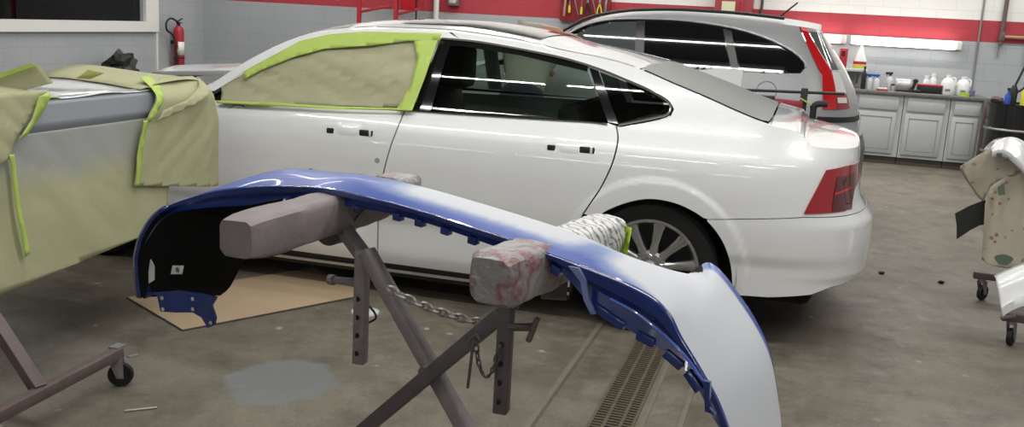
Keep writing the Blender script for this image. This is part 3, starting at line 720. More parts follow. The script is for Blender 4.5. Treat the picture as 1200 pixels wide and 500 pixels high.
# fuel-side: underbody, wells, interior
m = MB().box((-4.5, SD.Y0+.30, .17), (.15, SD.Y0+SD.W-.30, .80), .05); m.box((-3.3, SD.Y0+.10, .16), (-1.15, SD.Y0+SD.W-.10, .5), .03)
m.obj('underbody', DARKVOID, sed)
m = MB()
for wx, wr in ((WXC, .42), (FWX, .42)):
    for ys in (0, 1):
        row1 = []; row2 = []
        for k in range(21):
            a = PI*1.1*k/20-.05*PI; yy = SD.Y0+.02 if ys == 0 else SD.Y0+SD.W-.02; y2 = SD.Y0+.31 if ys == 0 else SD.Y0+SD.W-.31
            row1.append(Vector((wx+wr*math.cos(a), yy, .335+wr*math.sin(a)))); row2.append(Vector((wx+wr*math.cos(a), y2, .335+wr*math.sin(a))))
        m.grid([row1, row2])
m.obj('wheel_arch_liner', DARKVOID, sed)
m = MB()
def seat(x, y, w_, hr=True):
    m.box((x-.26, y-w_/2, .45), (x+.2, y+w_/2, .62), .05); m.obox((x+.27, y, .80), Vector((.97, 0, .24)).normalized(), Vector((0, 1, 0)), Vector((-.24, 0, .97)).normalized(), (.07, w_/2, .27), .05)
    if hr: m.obox((x+.33, y, 1.17), Vector((1, 0, 0)), Vector((0, 1, 0)), Vector((0, 0, 1)), (.09, .15, .14), .05)
seat(-2.45, SD.Yc-.40, .5); seat(-2.45, SD.Yc+.40, .5); seat(-1.35, SD.Yc, 1.3, False)
m.box((-1.2, SD.Yc-.75, .8), (-.5, SD.Yc+.75, .95), .02)
m.box((-3.4, SD.Yc-.75, .6), (-3.0, SD.Yc+.75, .90), .04)
m.obj('seats', SEAT, sed)
wheelr = .335
for nm, wx in (('r', WXC), ('f', FWX)):
    for sg in (-1, 1):
        wheel(sed, wx, SD.Y0+.045 if sg < 0 else SD.Y0+SD.W-.045, wheelr, .236, sg, full=(nm == 'r' and sg < 0))
q = sd(990, 336); e_ = ony(984, 339, 4.85)
x0_, x1_ = ony(972, 343, 4.70), ony(997, 326, 4.90)
MB().bar(x0_+Vector((-.03, .03, .01)), x1_+Vector((-.03, .03, .0)), .05, .025, bev=.01).obj('exhaust_tip', CHROME, sed)
# boot badge-side trim
panel([(SD.smax-.02, .80), (SD.smax-.3, .80), (SD.smax-.3, .83), (SD.smax, .83)], lambda a, z: SD.side(a, z, .006)).obj('boot_trim', CHROME, sed)

# ================================================================== SILVER SUV
CV = Body(7.6, 1.8, -4.15, .50, .9, .75, 2.6, 3.4,
    [(.1, .10), (.2, .05), (.4, .02), (.6, 0), (.8, .0), (.95, .018), (1.02, .034), (1.07, .052), (1.3, .145), (1.5, .24), (1.6, .32), (1.7, .42)],
    [(.2, .47), (.35, .50), (.6, .50), (.7, .47), (.95, .43), (1.05, .40), (1.2, .32), (1.35, .21), (1.5, .09), (1.6, .0), (1.7, -.1)])
def cv(px, py): return unproj(CV.side, px, py, ony(px, py, 7.7).x, ony(px, py, 7.7).z)
suv = thing('silver_suv', (-1.9, CV.Yc, 0), 'silver crossover with tall red tail lamp parked behind the white sedan', 'car')
rail = [cv(*p) for p in [(655, 44), (672, 33), (690, 26), (715, 21), (745, 18), (800, 18), (850, 21), (900, 26), (930, 30)]]
cvz = rail[-1][1]
railC = [(CV.smin, .75), (CV.smin+.6, .85), (-3.5, .95), (-3.0, 1.0), (-2.6, 1.08)] + [r for r in rail if r[0] > -2.5] + [(CV.xb+.5, cvz-.02), (CV.smax, cvz-.03)]
CV.setrail(railC, [(CV.smin, .04), (-3, .05), (-2, .05), (-1, .055), (0, .05), (CV.smax, .03)])
zc = CV.zr
cw1 = [cv(664, 52), cv(672, 42), cv(690, 32), cv(715, 26), cv(748, 25), cv(742, 72), cv(700, 72), cv(664, 70)]
cw2 = [cv(757, 26), cv(800, 28), cv(845, 34), cv(856, 80), cv(800, 77), cv(754, 74)]
cw3 = [cv(856, 38), cv(880, 43), cv(905, 51), cv(925, 62), cv(938, 72), cv(940, 78), cv(935, 83), cv(900, 83), cv(868, 81)]
belt2 = 1.02
arcs = lambda x, r: [(x+r*math.cos(PI*k/14), .34+r*math.sin(PI*k/14)) for k in range(15)]
RWX, FWX2 = -.55, -3.17
body = [(CV.smin, .25), (FWX2-.42, .25)] + arcs(FWX2, .40)[::-1] + [(FWX2+.42, .22), (RWX-.42, .22)] + arcs(RWX, .40)[::-1] + [(RWX+.42, .25), (CV.smax, .25), (CV.smax, 1.0), (.10, 1.0)]
tlz = cv(966, 87)
rearp = [cv(963, 88), cv(938, 36)]
toph = [(a_, zc(a_)) for a_ in [.10-.1*k for k in range(2, 26)]]
wl = [cv(745, 76), cv(700, 74), cv(655, 72)]
sideb = body[:-1] + [(CV.smax, 1.0), (.2, 1.0), cv(964, 100), cv(962, 86), cv(950, 60), cv(938, 36)] + [(rearp[1][0]-.02, zc(rearp[1][0]-.02))] + [q for q in toph if q[0] < rearp[1][0]-.06 and q[0] > -2.35]
wouter = [cv(660, 44), cv(672, 36), cv(690, 28), cv(715, 23), cv(750, 22), cv(800, 24), cv(850, 31), cv(885, 40), cv(910, 50), cv(930, 61), cv(942, 72), cv(944, 79), cv(938, 86), cv(900, 86), cv(860, 84), cv(800, 80), cv(745, 77), cv(700, 75)]
sideb += wouter + [cv(655, 75), (-2.6, zc(-2.6)), (-3.0, zc(-3.0)), (-3.5, zc(-3.5)), (CV.smin+.6, zc(CV.smin+.6)), (CV.smin, zc(CV.smin))]
panel(sideb, CV.side, (.05, .035)).obj('body_side', SILVER, suv)
panel([(q[0], q[1]) for q in wouter] + [cv(660, 72)], lambda a, z: CV.side(a, z, -.008), (.05, .035)).obj('window_surround', BLACKGLOSS, suv)
PRIV = mat('dark_privacy_glass', (.004, .004, .005), .03, coat=1)
for nm, pl in (('rear_door_window', cw2), ('quarter_window', cw3)): panel(pl, lambda a, z: CV.side(a, z, -.003), (.05, .035)).obj(nm, PRIV, suv)
panel(cw1, lambda a, z: CV.side(a, z, -.003), (.05, .035)).obj('front_door_window', mat('pale_window_glass', (.10, .12, .12), .03, coat=1), suv)
SPIL = mat('grey_gloss_pillar', (.05, .05, .055), .25, coat=.5)
for q4 in (((746, 24), (756, 24), (754, 75), (743, 75)), ((847, 33), (857, 36), (866, 82), (857, 81))):
    panel([cv(*q) for q in q4], lambda a, z: CV.side(a, z, -.001), (.05, .035)).obj('window_pillar', SPIL, suv)
chrome_strip(cr1([CV.side(*q, .004) for q in wouter[:12]], 4), .009, 'window_trim', suv, GREYMETAL)
m = panel([(a, t) for a, t in ((CV.smin, 0), (-2.55, 0), (-2.55, 1), (CV.smin, 1))], CV.top, (.08, .06)); m.obj('hood', SILVER, suv)
panel([(-2.55, 0), (-2.1, 0), (-2.1, 1), (-2.55, 1)], CV.top, (.08, .06)).obj('windshield', PRIV, suv)
panel([(-2.1, 0), (CV.smax, 0), (CV.smax, 1), (-2.1, 1)], CV.top, (.06, .06)).obj('roof', SILVER, suv)
# rails
chrome_strip([CV.top(a_, .06, .03) for a_ in [-2.0+.1*k for k in range(19)]], .013, 'roof_rail', suv, BLACKPLASTIC)
# rear: tail lamp, glass, gate
zB, zM = cv(967, 128)[1], cv(966, 88)[1]
l0 = cv(964, 129)[0]; l1 = cv(963, 88)[0]; u0 = cv(939, 35)[0]; zU = cv(940, 35)[1]
wL = lambda z: .19
lampr = [(l0, zB), (l1, zM), (u0, zU), (u0+.085, zU-.01), (l1+.13, zM+.03), (l1+.13, zM), (l0+.12, zB)]
lmp = panel(lampr, lambda a, z: CV.side(a, z, .010), (.03, .03), flange=.02, fdir=fd).obj('tail_lamp', REDBRIGHT, suv)
panel([(l1+.125, zM+.03), (l1+.13, zM-.13), (l1+.27, zM-.13), (l1+.24, zM+.02)], lambda a, z: CV.side(a, z, .012), (.03, .03)).obj('reversing_lens', CLEARLENS, lmp)
panel([(l1+.12, zM-.13), (l1+.12, zB), (l1+.30, zB+.01), (l1+.27, zM-.13)], lambda a, z: CV.side(a, z, .009), (.03, .03)).obj('lower_lens', REDLENS, lmp)
panel([(l1+.14, zM-.16), (l1+.14, zB+.05), (l1+.26, zB+.05), (l1+.26, zM-.16)], lambda a, z: CV.side(a, z, .014), (.03, .03)).obj('indicator_lens', CLEARLENS, lmp)
GG = mat('grey_tailgate_glass', (.12, .125, .115), .12, coat=1)
panel([(u0+.09, zU-.01), (CV.smax, zU-.01), (CV.smax, zM+.04), (l1+.14, zM+.04)], CV.side, (.04, .035)).obj('rear_window', GG, suv)
panel([(l0+.1, 1.0), (l1+.13, zM), (l1+.14, zM+.04), (CV.smax, zM+.04), (CV.smax, 1.0)], CV.side, (.04, .035)).obj('tailgate', SILVER, suv)
panel([(u0, zU), (u0+.2, zc(u0+.2)), (CV.smax, zc(CV.smax)), (CV.smax, zU-.01), (u0+.085, zU-.01)], CV.side, (.04, .03)).obj('roof_spoiler', SILVER, suv)
panel([(.05, .35), (CV.smax, .35), (CV.smax, .72), (.05, .72)], lambda a, z: CV.side(a, z, .035), (.04, .04), flange=.03, fdir=fd).obj('rear_bumper', mat('dark_grey_bumper', (.10, .10, .10), .5), suv)
panel([(.12, .84), (CV.smax, .84), (CV.smax, .88), (.14, .88)], lambda a, z: CV.side(a, z, .012)).obj('gate_trim', BLACKPLASTIC, suv)
fs2 = MB(); panel(body + [(-.05, zc(0)), (-2.3, zc(-2.3)), (-3.0, zc(-3.0)), (CV.smin, zc(CV.smin))], lambda a, z: CV.far(CV.side(a, z)), (.08, .06), mb=fs2); fs2.obj('far_side', SILVER, suv)
MB().box((-3.9, CV.Y0+.28, .2), (.1, CV.Y0+1.8-.28, 1.0), .05).obj('underbody', DARKVOID, suv)
for wx in (RWX, FWX2):
    for sg in (-1, 1): wheel(suv, wx, CV.Y0+.04 if sg < 0 else CV.Y0+1.76, .34, .225, sg, full=False)
# fuel flap outline & antenna
fc = cv(898, 107); fl = [CV.side(fc[0]+.075*math.cos(2*PI*k/24), fc[1]+.075*math.sin(2*PI*k/24), .001) for k in range(24)]
MB().tube(fl, .004, 6, closed=True).obj('fuel_flap_gap', GREYMETAL, suv)
a0_ = CV.top(cv(912, 26)[0]-.02, .5); 
ab = ony(912, 21, a0_.y)
MB().lathe([(.035, -.01), (.03, .02), (.012, .045)], 16, ab-Vector((0, 0, .03))).obj('antenna_base', BLACKPLASTIC, suv)
MB().tube([ab, ony(935, 3, a0_.y)], [.010, .006], 8).obj('antenna', BLACKPLASTIC, suv)

# ================================================================== PERSON behind the sedan
per = None
def skin_body(name, pts, edges, material, root=0, sub=2):
    me = bpy.data.meshes.new(name); me.from_pydata([p[0] for p in pts], edges, [])
    o = bpy.data.objects.new(name, me); COL.objects.link(o)
    md = o.modifiers.new('skin', 'SKIN'); sk = me.skin_vertices[0].data
    for i, p in enumerate(pts): sk[i].radius = (p[1], p[1] if len(p) < 3 else p[2]); sk[i].use_root = (i == root)
    md.use_smooth_shade = True
    s_ = o.modifiers.new('sub', 'SUBSURF'); s_.levels = sub; s_.render_levels = sub
    dg = bpy.context.evaluated_depsgraph_get(); dg.update(); m2 = bpy.data.meshes.new_from_object(o.evaluated_get(dg))
    o.modifiers.clear(); o.data = m2; bpy.data.meshes.remove(me); m2.materials.clear(); m2.materials.append(material)
    for p in m2.polygons: p.use_smooth = True
    return o
PX, PY = -1.72, 7.02
SHD = ony(618, 31, PY-.05)      # shoulders
ELB = ony(640, 36, PY-.12); HND = ony(661, 39, PY-.10)
P = lambda x, z, y=0: Vector((PX+x, PY+y, z))
PX = ony(616, 60, 6.9).x; PY = 6.86
ch = Vector((PX+.02, 7.12, 1.34))
pts = [(P(0, .93), .11, .10), (P(.01, 1.12, .10), .10, .09), (ch+Vector((0, -.10, -.03)), .15, .13), (ch, .10), (ch+Vector((0, .09, -.06)), .06), (ch+Vector((0, .15, -.14)), .085), (ch+Vector((0, .18, -.24)), .07),
       (P(-.09, .86), .085), (P(-.10, .48, .03), .06), (P(-.10, .10, -.02), .045), (P(-.10, .045, .12), .04),
       (P(.09, .86), .085), (P(.10, .48, .03), .06), (P(.10, .10, -.02), .045), (P(.10, .045, .12), .04),
       (SHD+Vector((-.01, 0, -.04)), .062), (ELB, .047), (HND, .03),
       (ch+Vector((-.19, -.02, -.02)), .06), (ch+Vector((-.24, .10, -.26)), .045), (ch+Vector((-.16, .22, -.44)), .032)]
ed = [(0, 1), (1, 2), (2, 3), (3, 4), (4, 5), (5, 6), (0, 7), (7, 8), (8, 9), (9, 10), (0, 11), (11, 12), (12, 13), (13, 14), (3, 15), (15, 16), (16, 17), (3, 18), (18, 19), (19, 20)]
per = skin_body('person', pts, ed, SKIN)
tag(per, 'person in beige-grey shirt bent over behind the white sedan, bare forearm on its roof', 'person')
def hand(o, d, root, side):
    d = d.normalized(); s_ = d.cross(Vector((0, 0, 1))).normalized(); mm = MB()
    mm.obox(o+d*.045, d, s_, d.cross(s_), (.048, .04, .014), .012)
    for k, (ln, off) in enumerate(((.070, -.03), (.08, -.01), (.075, .012), (.06, .032))):
        b0 = o+d*.088+s_*off; mm.tube([b0, b0+d*ln*.5+Vector((0, 0, -.004)), b0+d*ln*.8+Vector((0, 0, -.014)), b0+d*ln+Vector((0, 0, -.026))], [.009, .0085, .008, .006], 8)
    t0 = o+d*.03-s_*.036*side; mm.tube([t0, t0+d*.03-s_*.025*side, t0+d*.058-s_*.03*side], [.012, .010, .007], 8)
    return mm.obj('hand', SKIN, root)
hand(HND, (HND-ELB)+Vector((0, 0, -.02)), per, 1)
hand(pts[20][0], pts[20][0]-pts[19][0], per, -1)
hd = pts[6][0]
MB().blob(hd+Vector((-.025, 0, .01)), (.085, .085, .115), 16, 10, .05).obj('hair', HAIRM, per)
mm = MB().blob(hd+Vector((.085, 0, -.02)), (.02, .014, .03)); mm.blob(hd+Vector((0, .08, 0)), (.02, .012, .03)); mm.blob(hd+Vector((0, -.08, 0)), (.02, .012, .03)); mm.obj('face_features', SKIN, per)
sh = skin_body('shirt', [(P(0, .86), .175, .16), (P(.01, 1.12, .10), .158, .14), (ch+Vector((0, -.10, -.03)), .168, .15), (ch, .125), (ch+Vector((0, .07, -.04)), .08), (SHD+Vector((-.01, 0, -.04)), .078), (ELB+(HND-ELB)*.15, .058), (ch+Vector((-.19, -.02, -.02)), .075), (ch+Vector((-.23, .08, -.2)), .06)], [(0, 1), (1, 2), (2, 3), (3, 4), (3, 5), (5, 6), (3, 7), (7, 8)], SHIRT)
sh.parent = per
tr = skin_body('trousers', [(P(0, 1.06), .13, .12), (P(0, .95), .16, .14), (P(-.09, .86), .112), (P(-.10, .48, .03), .08), (P(-.10, .09, -.02), .065), (P(.09, .86), .112), (P(.10, .48, .03), .08), (P(.10, .09, -.02), .065)], [(0, 1), (1, 2), (2, 3), (3, 4), (1, 5), (5, 6), (6, 7)], TROUSER)
tr.parent = per

# ================================================================== WHITE DOOR PANEL and rack between the cars
DY = 6.95
pl = [ony(*q, DY) for q in [(742, 60), (790, 74), (812, 83), (838, 80), (871, 82), (867, 112), (862, 150), (770, 150), (742, 120)]]
wd = thing('door_panel', (pl[3].x, DY, 0), 'loose white door panel standing between the sedan rear window and silver crossover', 'car part')
zb_ = .30
pl2 = pl[:6] + [Vector((pl[5].x-.02, DY, zb_)), Vector((pl[0].x+.05, DY, zb_))]
rows = MB().prism(pl2, (0, .04, 0)); o_ = rows.obj('skin', WHITEPAINT, wd, smooth=False)
c = ony(826, 92, DY-.004); MB().obox(c, Vector((1, 0, -.05)).normalized(), Vector((0, 1, 0)), Vector((0, 0, 1)), (.06, .01, .014), .008).obj('handle', BLACKPLASTIC, wd)
m = MB()
for x in (pl[0].x+.2, pl[5].x-.12): m.bar((x, DY-.15, .02), (x, DY+.2, .02), .03).bar((x, DY+.02, .02), (x, DY+.02, .36), .03)
m.obj('stand', STEELDARK, wd)
RY = 6.75
a = ony(865, 105, RY); b2 = ony(990, 110, RY); c = ony(943, 106, RY); d_ = ony(942, 140, RY)
rk = thing('work_stand', (c.x, RY, 0), 'black tubular work stand with lime tape behind the sedan trunk', 'stand')
MB().tube([a, b2], .010, 8).obj('crossbar', BLACKPLASTIC, rk)
MB().bar((c.x, RY, c.z+.015), (c.x, RY, .0), .045).obj('post', BLACKPLASTIC, rk)
MB().bar(ony(938, 115, RY-.03), ony(951, 123, RY-.03), .03, .01).obj('lime_tape', LIMEP, rk)
e1 = [ony(*q, RY) for q in [(970, 122), (958, 122), (953, 127), (952, 140)]]
MB().tube(cr1(e1+[Vector((e1[-1].x, RY, .0))], 5), .022, 10).obj('curved_handle', BLACKPLASTIC, rk)
MB().bar((c.x-.3, RY, .02), (c.x+.35, RY, .02), .05).obj('foot', BLACKPLASTIC, rk)
a = ony(875, 117, RY-.05); b2 = ony(941, 123, RY-.05)
rb_ = thing('padded_bar', ((a.x+b2.x)/2, RY-.05, a.z), 'red and black padded bar beside the lime taped stand', 'bar')
MB().bar(a, b2, .04, .055, bev=.015).obj('red_sleeve', REDDARK, rb_)
MB().bar(a+Vector((-.03, 0, .02)), (a+b2)/2+Vector((0, 0, .03)), .045, .03, bev=.01).obj('black_grip', BLACKPLASTIC, rb_)
MB().bar(a+Vector((.01, .0, 0)), Vector((a.x+.01, RY-.05, 0)), .02).obj('leg', BLACKPLASTIC, rb_); MB().bar(b2+Vector((-.02, .0, 0)), Vector((b2.x-.02, RY-.05, 0)), .02).obj('leg', BLACKPLASTIC, rb_)

# ================================================================== BLUE BUMPER ON ITS STAND
ANG = math.radians(-12); UU = Vector((math.cos(ANG), math.sin(ANG), 0)); VV = Vector((-math.sin(ANG), math.cos(ANG), 0)); KS = .8
def onv(px, py, v): return onpl(px, py, VV, v)
def W(u, v, z): return UU*u+VV*v+UP*z
BT = EYE.z-.6*KS   # beam top height
bs = .105
beams = []
for lbl, px0, py0, px1, py1, mts, nm in (
    ('near left foam-wrapped beam', 276, 254, 472, 204, (FOAM, FOAM), 0), ('right', 575, 300, 716, 250, (WRAP, FILM), 1)):
    a = onz(px0, py0, BT); b2 = onz(px1, py1, BT); beams.append((a, b2))
st = thing('bumper_stand', (W(-1.28, 1.95, 0)), 'grey steel scissor stand carrying the blue and white bumper', 'stand')
for i, (a, b2) in enumerate(beams):
    d = (b2-a).normalized(); h0 = Vector((0, 0, -bs/2))
    core = MB().bar(a+h0+d*.02, b2+h0-d*.02, bs*.5).obj('arm', STEEL, st)
    def sleeve(p, q, s_, mt, name, sd_=0):
        L = (q-p).length; n = 16; rows = []; x = d.cross(UP).normalized()
        for k in range(n+1):
            t = k/n; c = p+(q-p)*t; r = []
            e = 1-.18*max(0, 1-min(t, 1-t)*n/1.2)
            for j in range(20):
                an = 2*PI*j/20; ca, sa = math.cos(an), math.sin(an); pw = .42
                f = s_/2*e*(1+.07*noise.noise(Vector((t*9+sd_, ca*2, sa*2))))
                r.append(c+x*(f*1.04*math.copysign(abs(ca)**pw, ca))+UP*(f*math.copysign(abs(sa)**pw, sa)))
            rows.append(r+[r[0]])
        mm = MB().grid(rows); mm.f.append(list(range(20))); mm.f.append([n*21+j for j in range(20)]); return mm.obj(name, mt, st)
    if i == 0:
        sleeve(a+h0, b2+h0-d*.10, bs, FOAM, 'padded_sleeve', 1); sleeve(b2+h0-d*.10, b2+h0+d*.02, bs*1.08, WRAP, 'padded_sleeve', 5)
    else:
        sleeve(a+h0, a+h0+d*.30, bs*1.08, WRAP, 'padded_sleeve', 2); sleeve(a+h0+d*.30, b2+h0, bs*1.0, FILM, 'padded_sleeve', 3)
# frame tubes on two close vertical planes
TW = .034
vL = 2.00; vR = 1.80
pA0 = onv(392, 262, vL); pA1 = onv(430, 305, 1.93)
# left: bracket under beam, sleeve, hanging post, diagonal leg
lt = MB().bar(pA0+Vector((0, 0, .02)), pA1, TW, TW).obj('bracket', STEEL, st)
pc_ = pA0+Vector((0, 0, -.005)); MB().lathe([(.05, -.03), (.05, .03)], 24, pc_, VV).obj('pivot_disc', STEELDARK, st)
pB = onv(418, 424, 1.93); pT = onv(425, 292, 1.93); pB = Vector((pT.x, pT.y, pB.z))
lp = MB().bar(pT, pB, TW*.95).obj('post', STEEL, st)
mm = MB()
for k in range(4):
    c = pB+(pT-pB)*(.10+.16*k) - VV*(TW*.48); mm.lathe([(.007, -.002), (.007, .001), (.0001, .001)], 12, c, -VV)
mm.obj('pin_holes', DARKVOID, lp)
crs = onv(510, 430, 1.86)
def extend(p, q, z): return p+(q-p)*((z-p.z)/(q.z-p.z))
la0 = onv(429, 294, 1.90); la = extend(la0, onv(545, 500, 1.86), .03)
MB().bar(la0, la, TW, TW*1.1, up=VV).obj('leg', STEEL, st)
rt = onv(594, 358, 1.80); rbm = onv(592, 484, 1.80); rbm = Vector((rt.x, rt.y, rbm.z))
rp = MB().bar(rt+Vector((0, 0, .04)), rbm, TW*.95).obj('post', STEELDARK, st)
mm = MB()
for k in range(4):
    c = rbm+(rt-rbm)*(.12+.18*k) - VV*(TW*.48); mm.lathe([(.007, -.002), (.007, .001), (.0001, .001)], 12, c, -VV)
mm.obj('pin_holes', DARKVOID, rp)
ra0 = onv(588, 368, 1.80); ra = extend(ra0, onv(430, 500, 1.83), .03)
MB().bar(ra0, ra, TW, TW*1.1, up=VV).obj('leg', STEELDARK, st)
MB().lathe([(.016, -.05), (.016, .03), (.010, .034), (.0001, .034)], 16, crs-VV*.02, -VV).obj('pivot_bolt', STEELDARK, st)
MB().bar(onv(597, 345, 1.82), beams[1][0]+(beams[1][1]-beams[1][0])*.16+Vector((0, 0, -bs)), TW*1.3).obj('bracket', STEELDARK, st)
pd = onv(650, 325, 1.98); MB().lathe([(.052, -.03), (.052, .03)], 28, pd, UU+VV*.5).obj('pivot_disc', STEELDARK, st)
# feet rails
for f in (la, ra):
    MB().bar(f-VV*.08+Vector((0, 0, -.012)), f+VV*.55+Vector((0, 0, -.012)), TW).obj('foot_rail', STEEL, st)
# T-handles
h1 = onv(604, 383, 1.78); h2 = onv(625, 383, 1.78)
MB().tube([h1-(h2-h1)*.3, h2], .009, 10).obj('clamp_screw', STEELDARK, st); MB().bar(onv(630, 372, 1.78), onv(619, 400, 1.78), .012).obj('clamp_handle', STEELDARK, st)
h1 = onv(418, 331, 1.95); h2 = onv(392, 328, 1.95); MB().tube([h1, h2], [.012, .009], 10).tube([h2, onv(386, 327, 1.95)], [.014, .014], 10).obj('clamp_screw', STEEL, st)
MB().bar(onv(555, 398, 1.76), onv(548, 455, 1.76), .007).tube(cr1([onv(549, 400, 1.76), onv(558, 392, 1.76), onv(562, 398, 1.76)], 4), .004, 6).obj('lock_pin', STEELDARK, st)
MB().prism([onv(602, 335, 1.78), onv(630, 318, 1.78), onv(622, 340, 1.78), onv(606, 362, 1.78)], VV*.004).obj('torn_tape', WRAP, st)
MB().tube(cr1([onv(425, 350, 1.99), onv(440, 368, 1.99), onv(436, 376, 1.99), onv(418, 382, 1.99)], 6), .003, 6).obj('wire', BLACKPLASTIC, st)
def chain(p0, p1, sag, n, r, mt):
    mm = MB()
    pts = [p0+(p1-p0)*t+Vector((0, 0, -4*sag*t*(1-t))) for t in [k/n for k in range(n+1)]]
    for k in range(n):
        a, b_ = pts[k], pts[k+1]; d = (b_-a); L = d.length*.68; d.normalize(); s_ = (VV if k % 2 else UP); s_ = (s_-d*s_.dot(d)).normalized(); c = (a+b_)/2
        lp_ = []
        for j in range(14):
            an = 2*PI*j/14; lp_.append(c+d*(L*math.cos(an))+s_*(L*.5*math.sin(an)))
        mm.tube(lp_, r, 6, closed=True)
    return mm
chain(onv(456, 338, 1.86), onv(566, 378, 1.86), .012, 11, .0042, CHAINM).obj('chain', CHAINM, st)
mm = chain(onv(557, 402, 1.77), onv(586, 406, 1.77), .075, 14, .0022, STEELDARK); mm.obj('pin_chain', STEELDARK, st)
# --- bumper shell lofted through its edges
VN = lambda px: lut([(150, 1.90), (292, 2.00), (384, 1.95), (600, 1.815), (742, 1.75), (900, 1.69)])(px)
R1 = [(163, 348), (160, 320), (160, 298), (168, 272), (190, 245), (240, 226), (292, 218), (340, 217), (384, 220), (448, 234), (496, 247), (540, 261), (600, 280), (650, 299), (694, 314), (750, 338), (782, 362), (799, 394), (822, 432), (842, 468), (856, 505), (868, 545), (872, 600)]
R0_ = [(168, 350), (165, 322), (166, 300), (175, 275), (197, 251), (245, 243), (292, 240), (340, 232), (392, 239), (448, 248), (500, 261), (545, 276), (605, 297), (652, 314), (688, 350), (738, 386), (766, 402), (800, 430), (818, 454), (834, 486), (850, 512), (862, 552), (868, 604)]
R2 = {0: (256, 346), 1: (268, 335), 2: (284, 306), 3: (300, 290), 4: (318, 262), 5: (335, 226), 6: (368, 207), 7: (416, 213), 8: (460, 219), 9: (520, 233), 10: (566, 247), 11: (606, 259), 12: (664, 278), 13: (706, 294), 14: (746, 315), 15: (778, 324), 16: (806, 321), 17: (833, 308), 18: (866, 345), 19: (896, 395), 20: (909, 448), 21: (913, 510), 22: (905, 590)}
E1 = [onv(x, y, VN(x)) for x, y in R1]; E0 = [onv(x, y, VN(x2)+.012) for (x, y), (x2, _) in zip(R0_, R1)]
E2 = []
for i, (x, y) in enumerate(R1):
    wv_ = .27
    E2.append(onv(*R2[i], VN(x)+(.32 if i < 5 else .29 if i == 5 else wv_)) if i in R2 else E1[i]+VV*(.27 if i > 2 else .25)+Vector((0, 0, -.02 if i > 2 else 0))+UU*(.03 if i < 3 else 0))
NS = 6
E0, E1, E2 = cr1(E0, NS), cr1(E1, NS), cr1(E2, NS); NB = len(E1)
cen = sum(E1, Vector())/NB
bump = thing('bumper_cover', W(-1.28, 1.95, BT), 'blue bumper cover with white primer sprayed over its right half', 'bumper')
NT = 10
def outer(i, t):
    a, b_ = E1[i], E2[i]; tg = (E1[min(i+1, NB-1)]-E1[max(i-1, 0)]).normalized(); n = tg.cross(b_-a).normalized()
    if n.dot(Vector((0, 0, 1))+ (UU*-1.2 if i < 30 else UU*.6 if i > 95 else Vector())) < 0: n.negate()
    bul = .035*math.sin(PI*t)*(1 if i > 24 else .5)
    return a+(b_-a)*t+n*bul, n
rows = []; prim = []; inner = []
for i in range(NB):
    row = []; ir = []
    for k in range(NT+1):
        p_, n_ = outer(i, k/NT); row.append(p_); ir.append(p_-n_*.008)
    rows.append(row); inner.append(ir)
m = MB().grid(rows); ns = NB
shell = m.obj('outer_skin', BUMPM, bump, recalc=False)
# primer attribute by station / across
sx = {}
me = shell.data; attr = me.attributes.new('primer', 'FLOAT', 'POINT')
base = WL(bump)
flat = [(r_, i/NS, k/NT) for i, r in enumerate(rows) for k, r_ in enumerate(r)]
import mathutils
kd = mathutils.kdtree.KDTree(len(flat))
for j, (p_, s_, t_) in enumerate(flat): kd.insert(p_, j)
kd.balance()
def sm(x, a, b_): t = min(1, max(0, (x-a)/(b_-a))); return t*t*(3-2*t)
for vtx in me.vertices:
    _, j, _d = kd.find(vtx.co+base); s_, t_ = flat[j][1], flat[j][2]
    f = sm(s_, 7.8, 9.6)
    edge = sm(t_, .0, .30) if s_ < 13 else sm(t_, -.3*sm(s_, 13, 16), .30-.26*sm(s_, 13, 17))
    far_ = 1-sm(t_, .80, .92)*sm(s_, 16.3, 17)*(1-sm(s_, 18.5, 20.5))
    pt = 1-.55*math.exp(-((s_-13.6)/.6)**2)*(1-sm(t_, .3, .9))
    attr.data[vtx.index].value = f*edge*far_*pt
MB().grid(inner).obj('inner_skin', mat('matt_black_liner', (.004, .004, .0045), .8, spec=.2), bump)
# front flange (near edge), with a fold line
fl = []
for i in range(NB):
    a, b_ = E1[i], E0[i]; s_ = i/NS; dep = (b_-a)
    mid = a+dep*.35-VV*.008; mid2 = a+dep*.62+VV*.012
    fl.append([a, a+dep*.08-VV*.006, mid, mid2, b_, b_+VV*.03])
MB().grid(fl).obj('front_flange', BLUE, bump, ang=25, solid=.002)
fl = []
for i in range(48, NB):
    a = E2[i]; fl.append([a, a+VV*.012+Vector((0, 0, -.012)), a+VV*.010+Vector((0, 0, -.035))])
MB().grid(fl).obj('back_flange', BLUE, bump, solid=.002)
# left wing edge lip
lip = [E1[i]+UU*.0 for i in range(0, 26)]
MB().grid([[p_-UU*.006-VV*.004 for p_ in lip], [p_+UU*.012-VV*.006 for p_ in lip]]).obj('wing_lip', BLUE, bump, solid=.004)
vw = 1.92
tabp = [(171, 343), (184, 346), (188, 365), (206, 366), (226, 366), (236, 372), (243, 384), (251, 381), (253, 372), (248, 358), (254, 348), (240, 344), (210, 340)]
tb = [onv(x, y, vw+.0012*(x-171)) for x, y in tabp]
tabm = MB().prism(tb, VV*.006).obj('wing_bracket', BLUE, bump, smooth=False)
for x, y in ((190, 349), (226, 350), (191, 362), (226, 362), (247, 378)): MB().lathe([(.006, 0), (.006, .002), (.0001, .002)], 10, onv(x, y, vw+.0012*(x-171)-.003), -VV).obj('clip', PALEG, bump)
lb = onv(207, 316, 2.05); i_ = 12
q0 = [onv(x, y, 2.0) for x, y in ((202, 311), (215, 311), (213, 321), (200, 321))]
stk = MB().prism([p_ for p_ in q0], VV*.002).obj('label_sticker', WHITEP, bump, smooth=False)
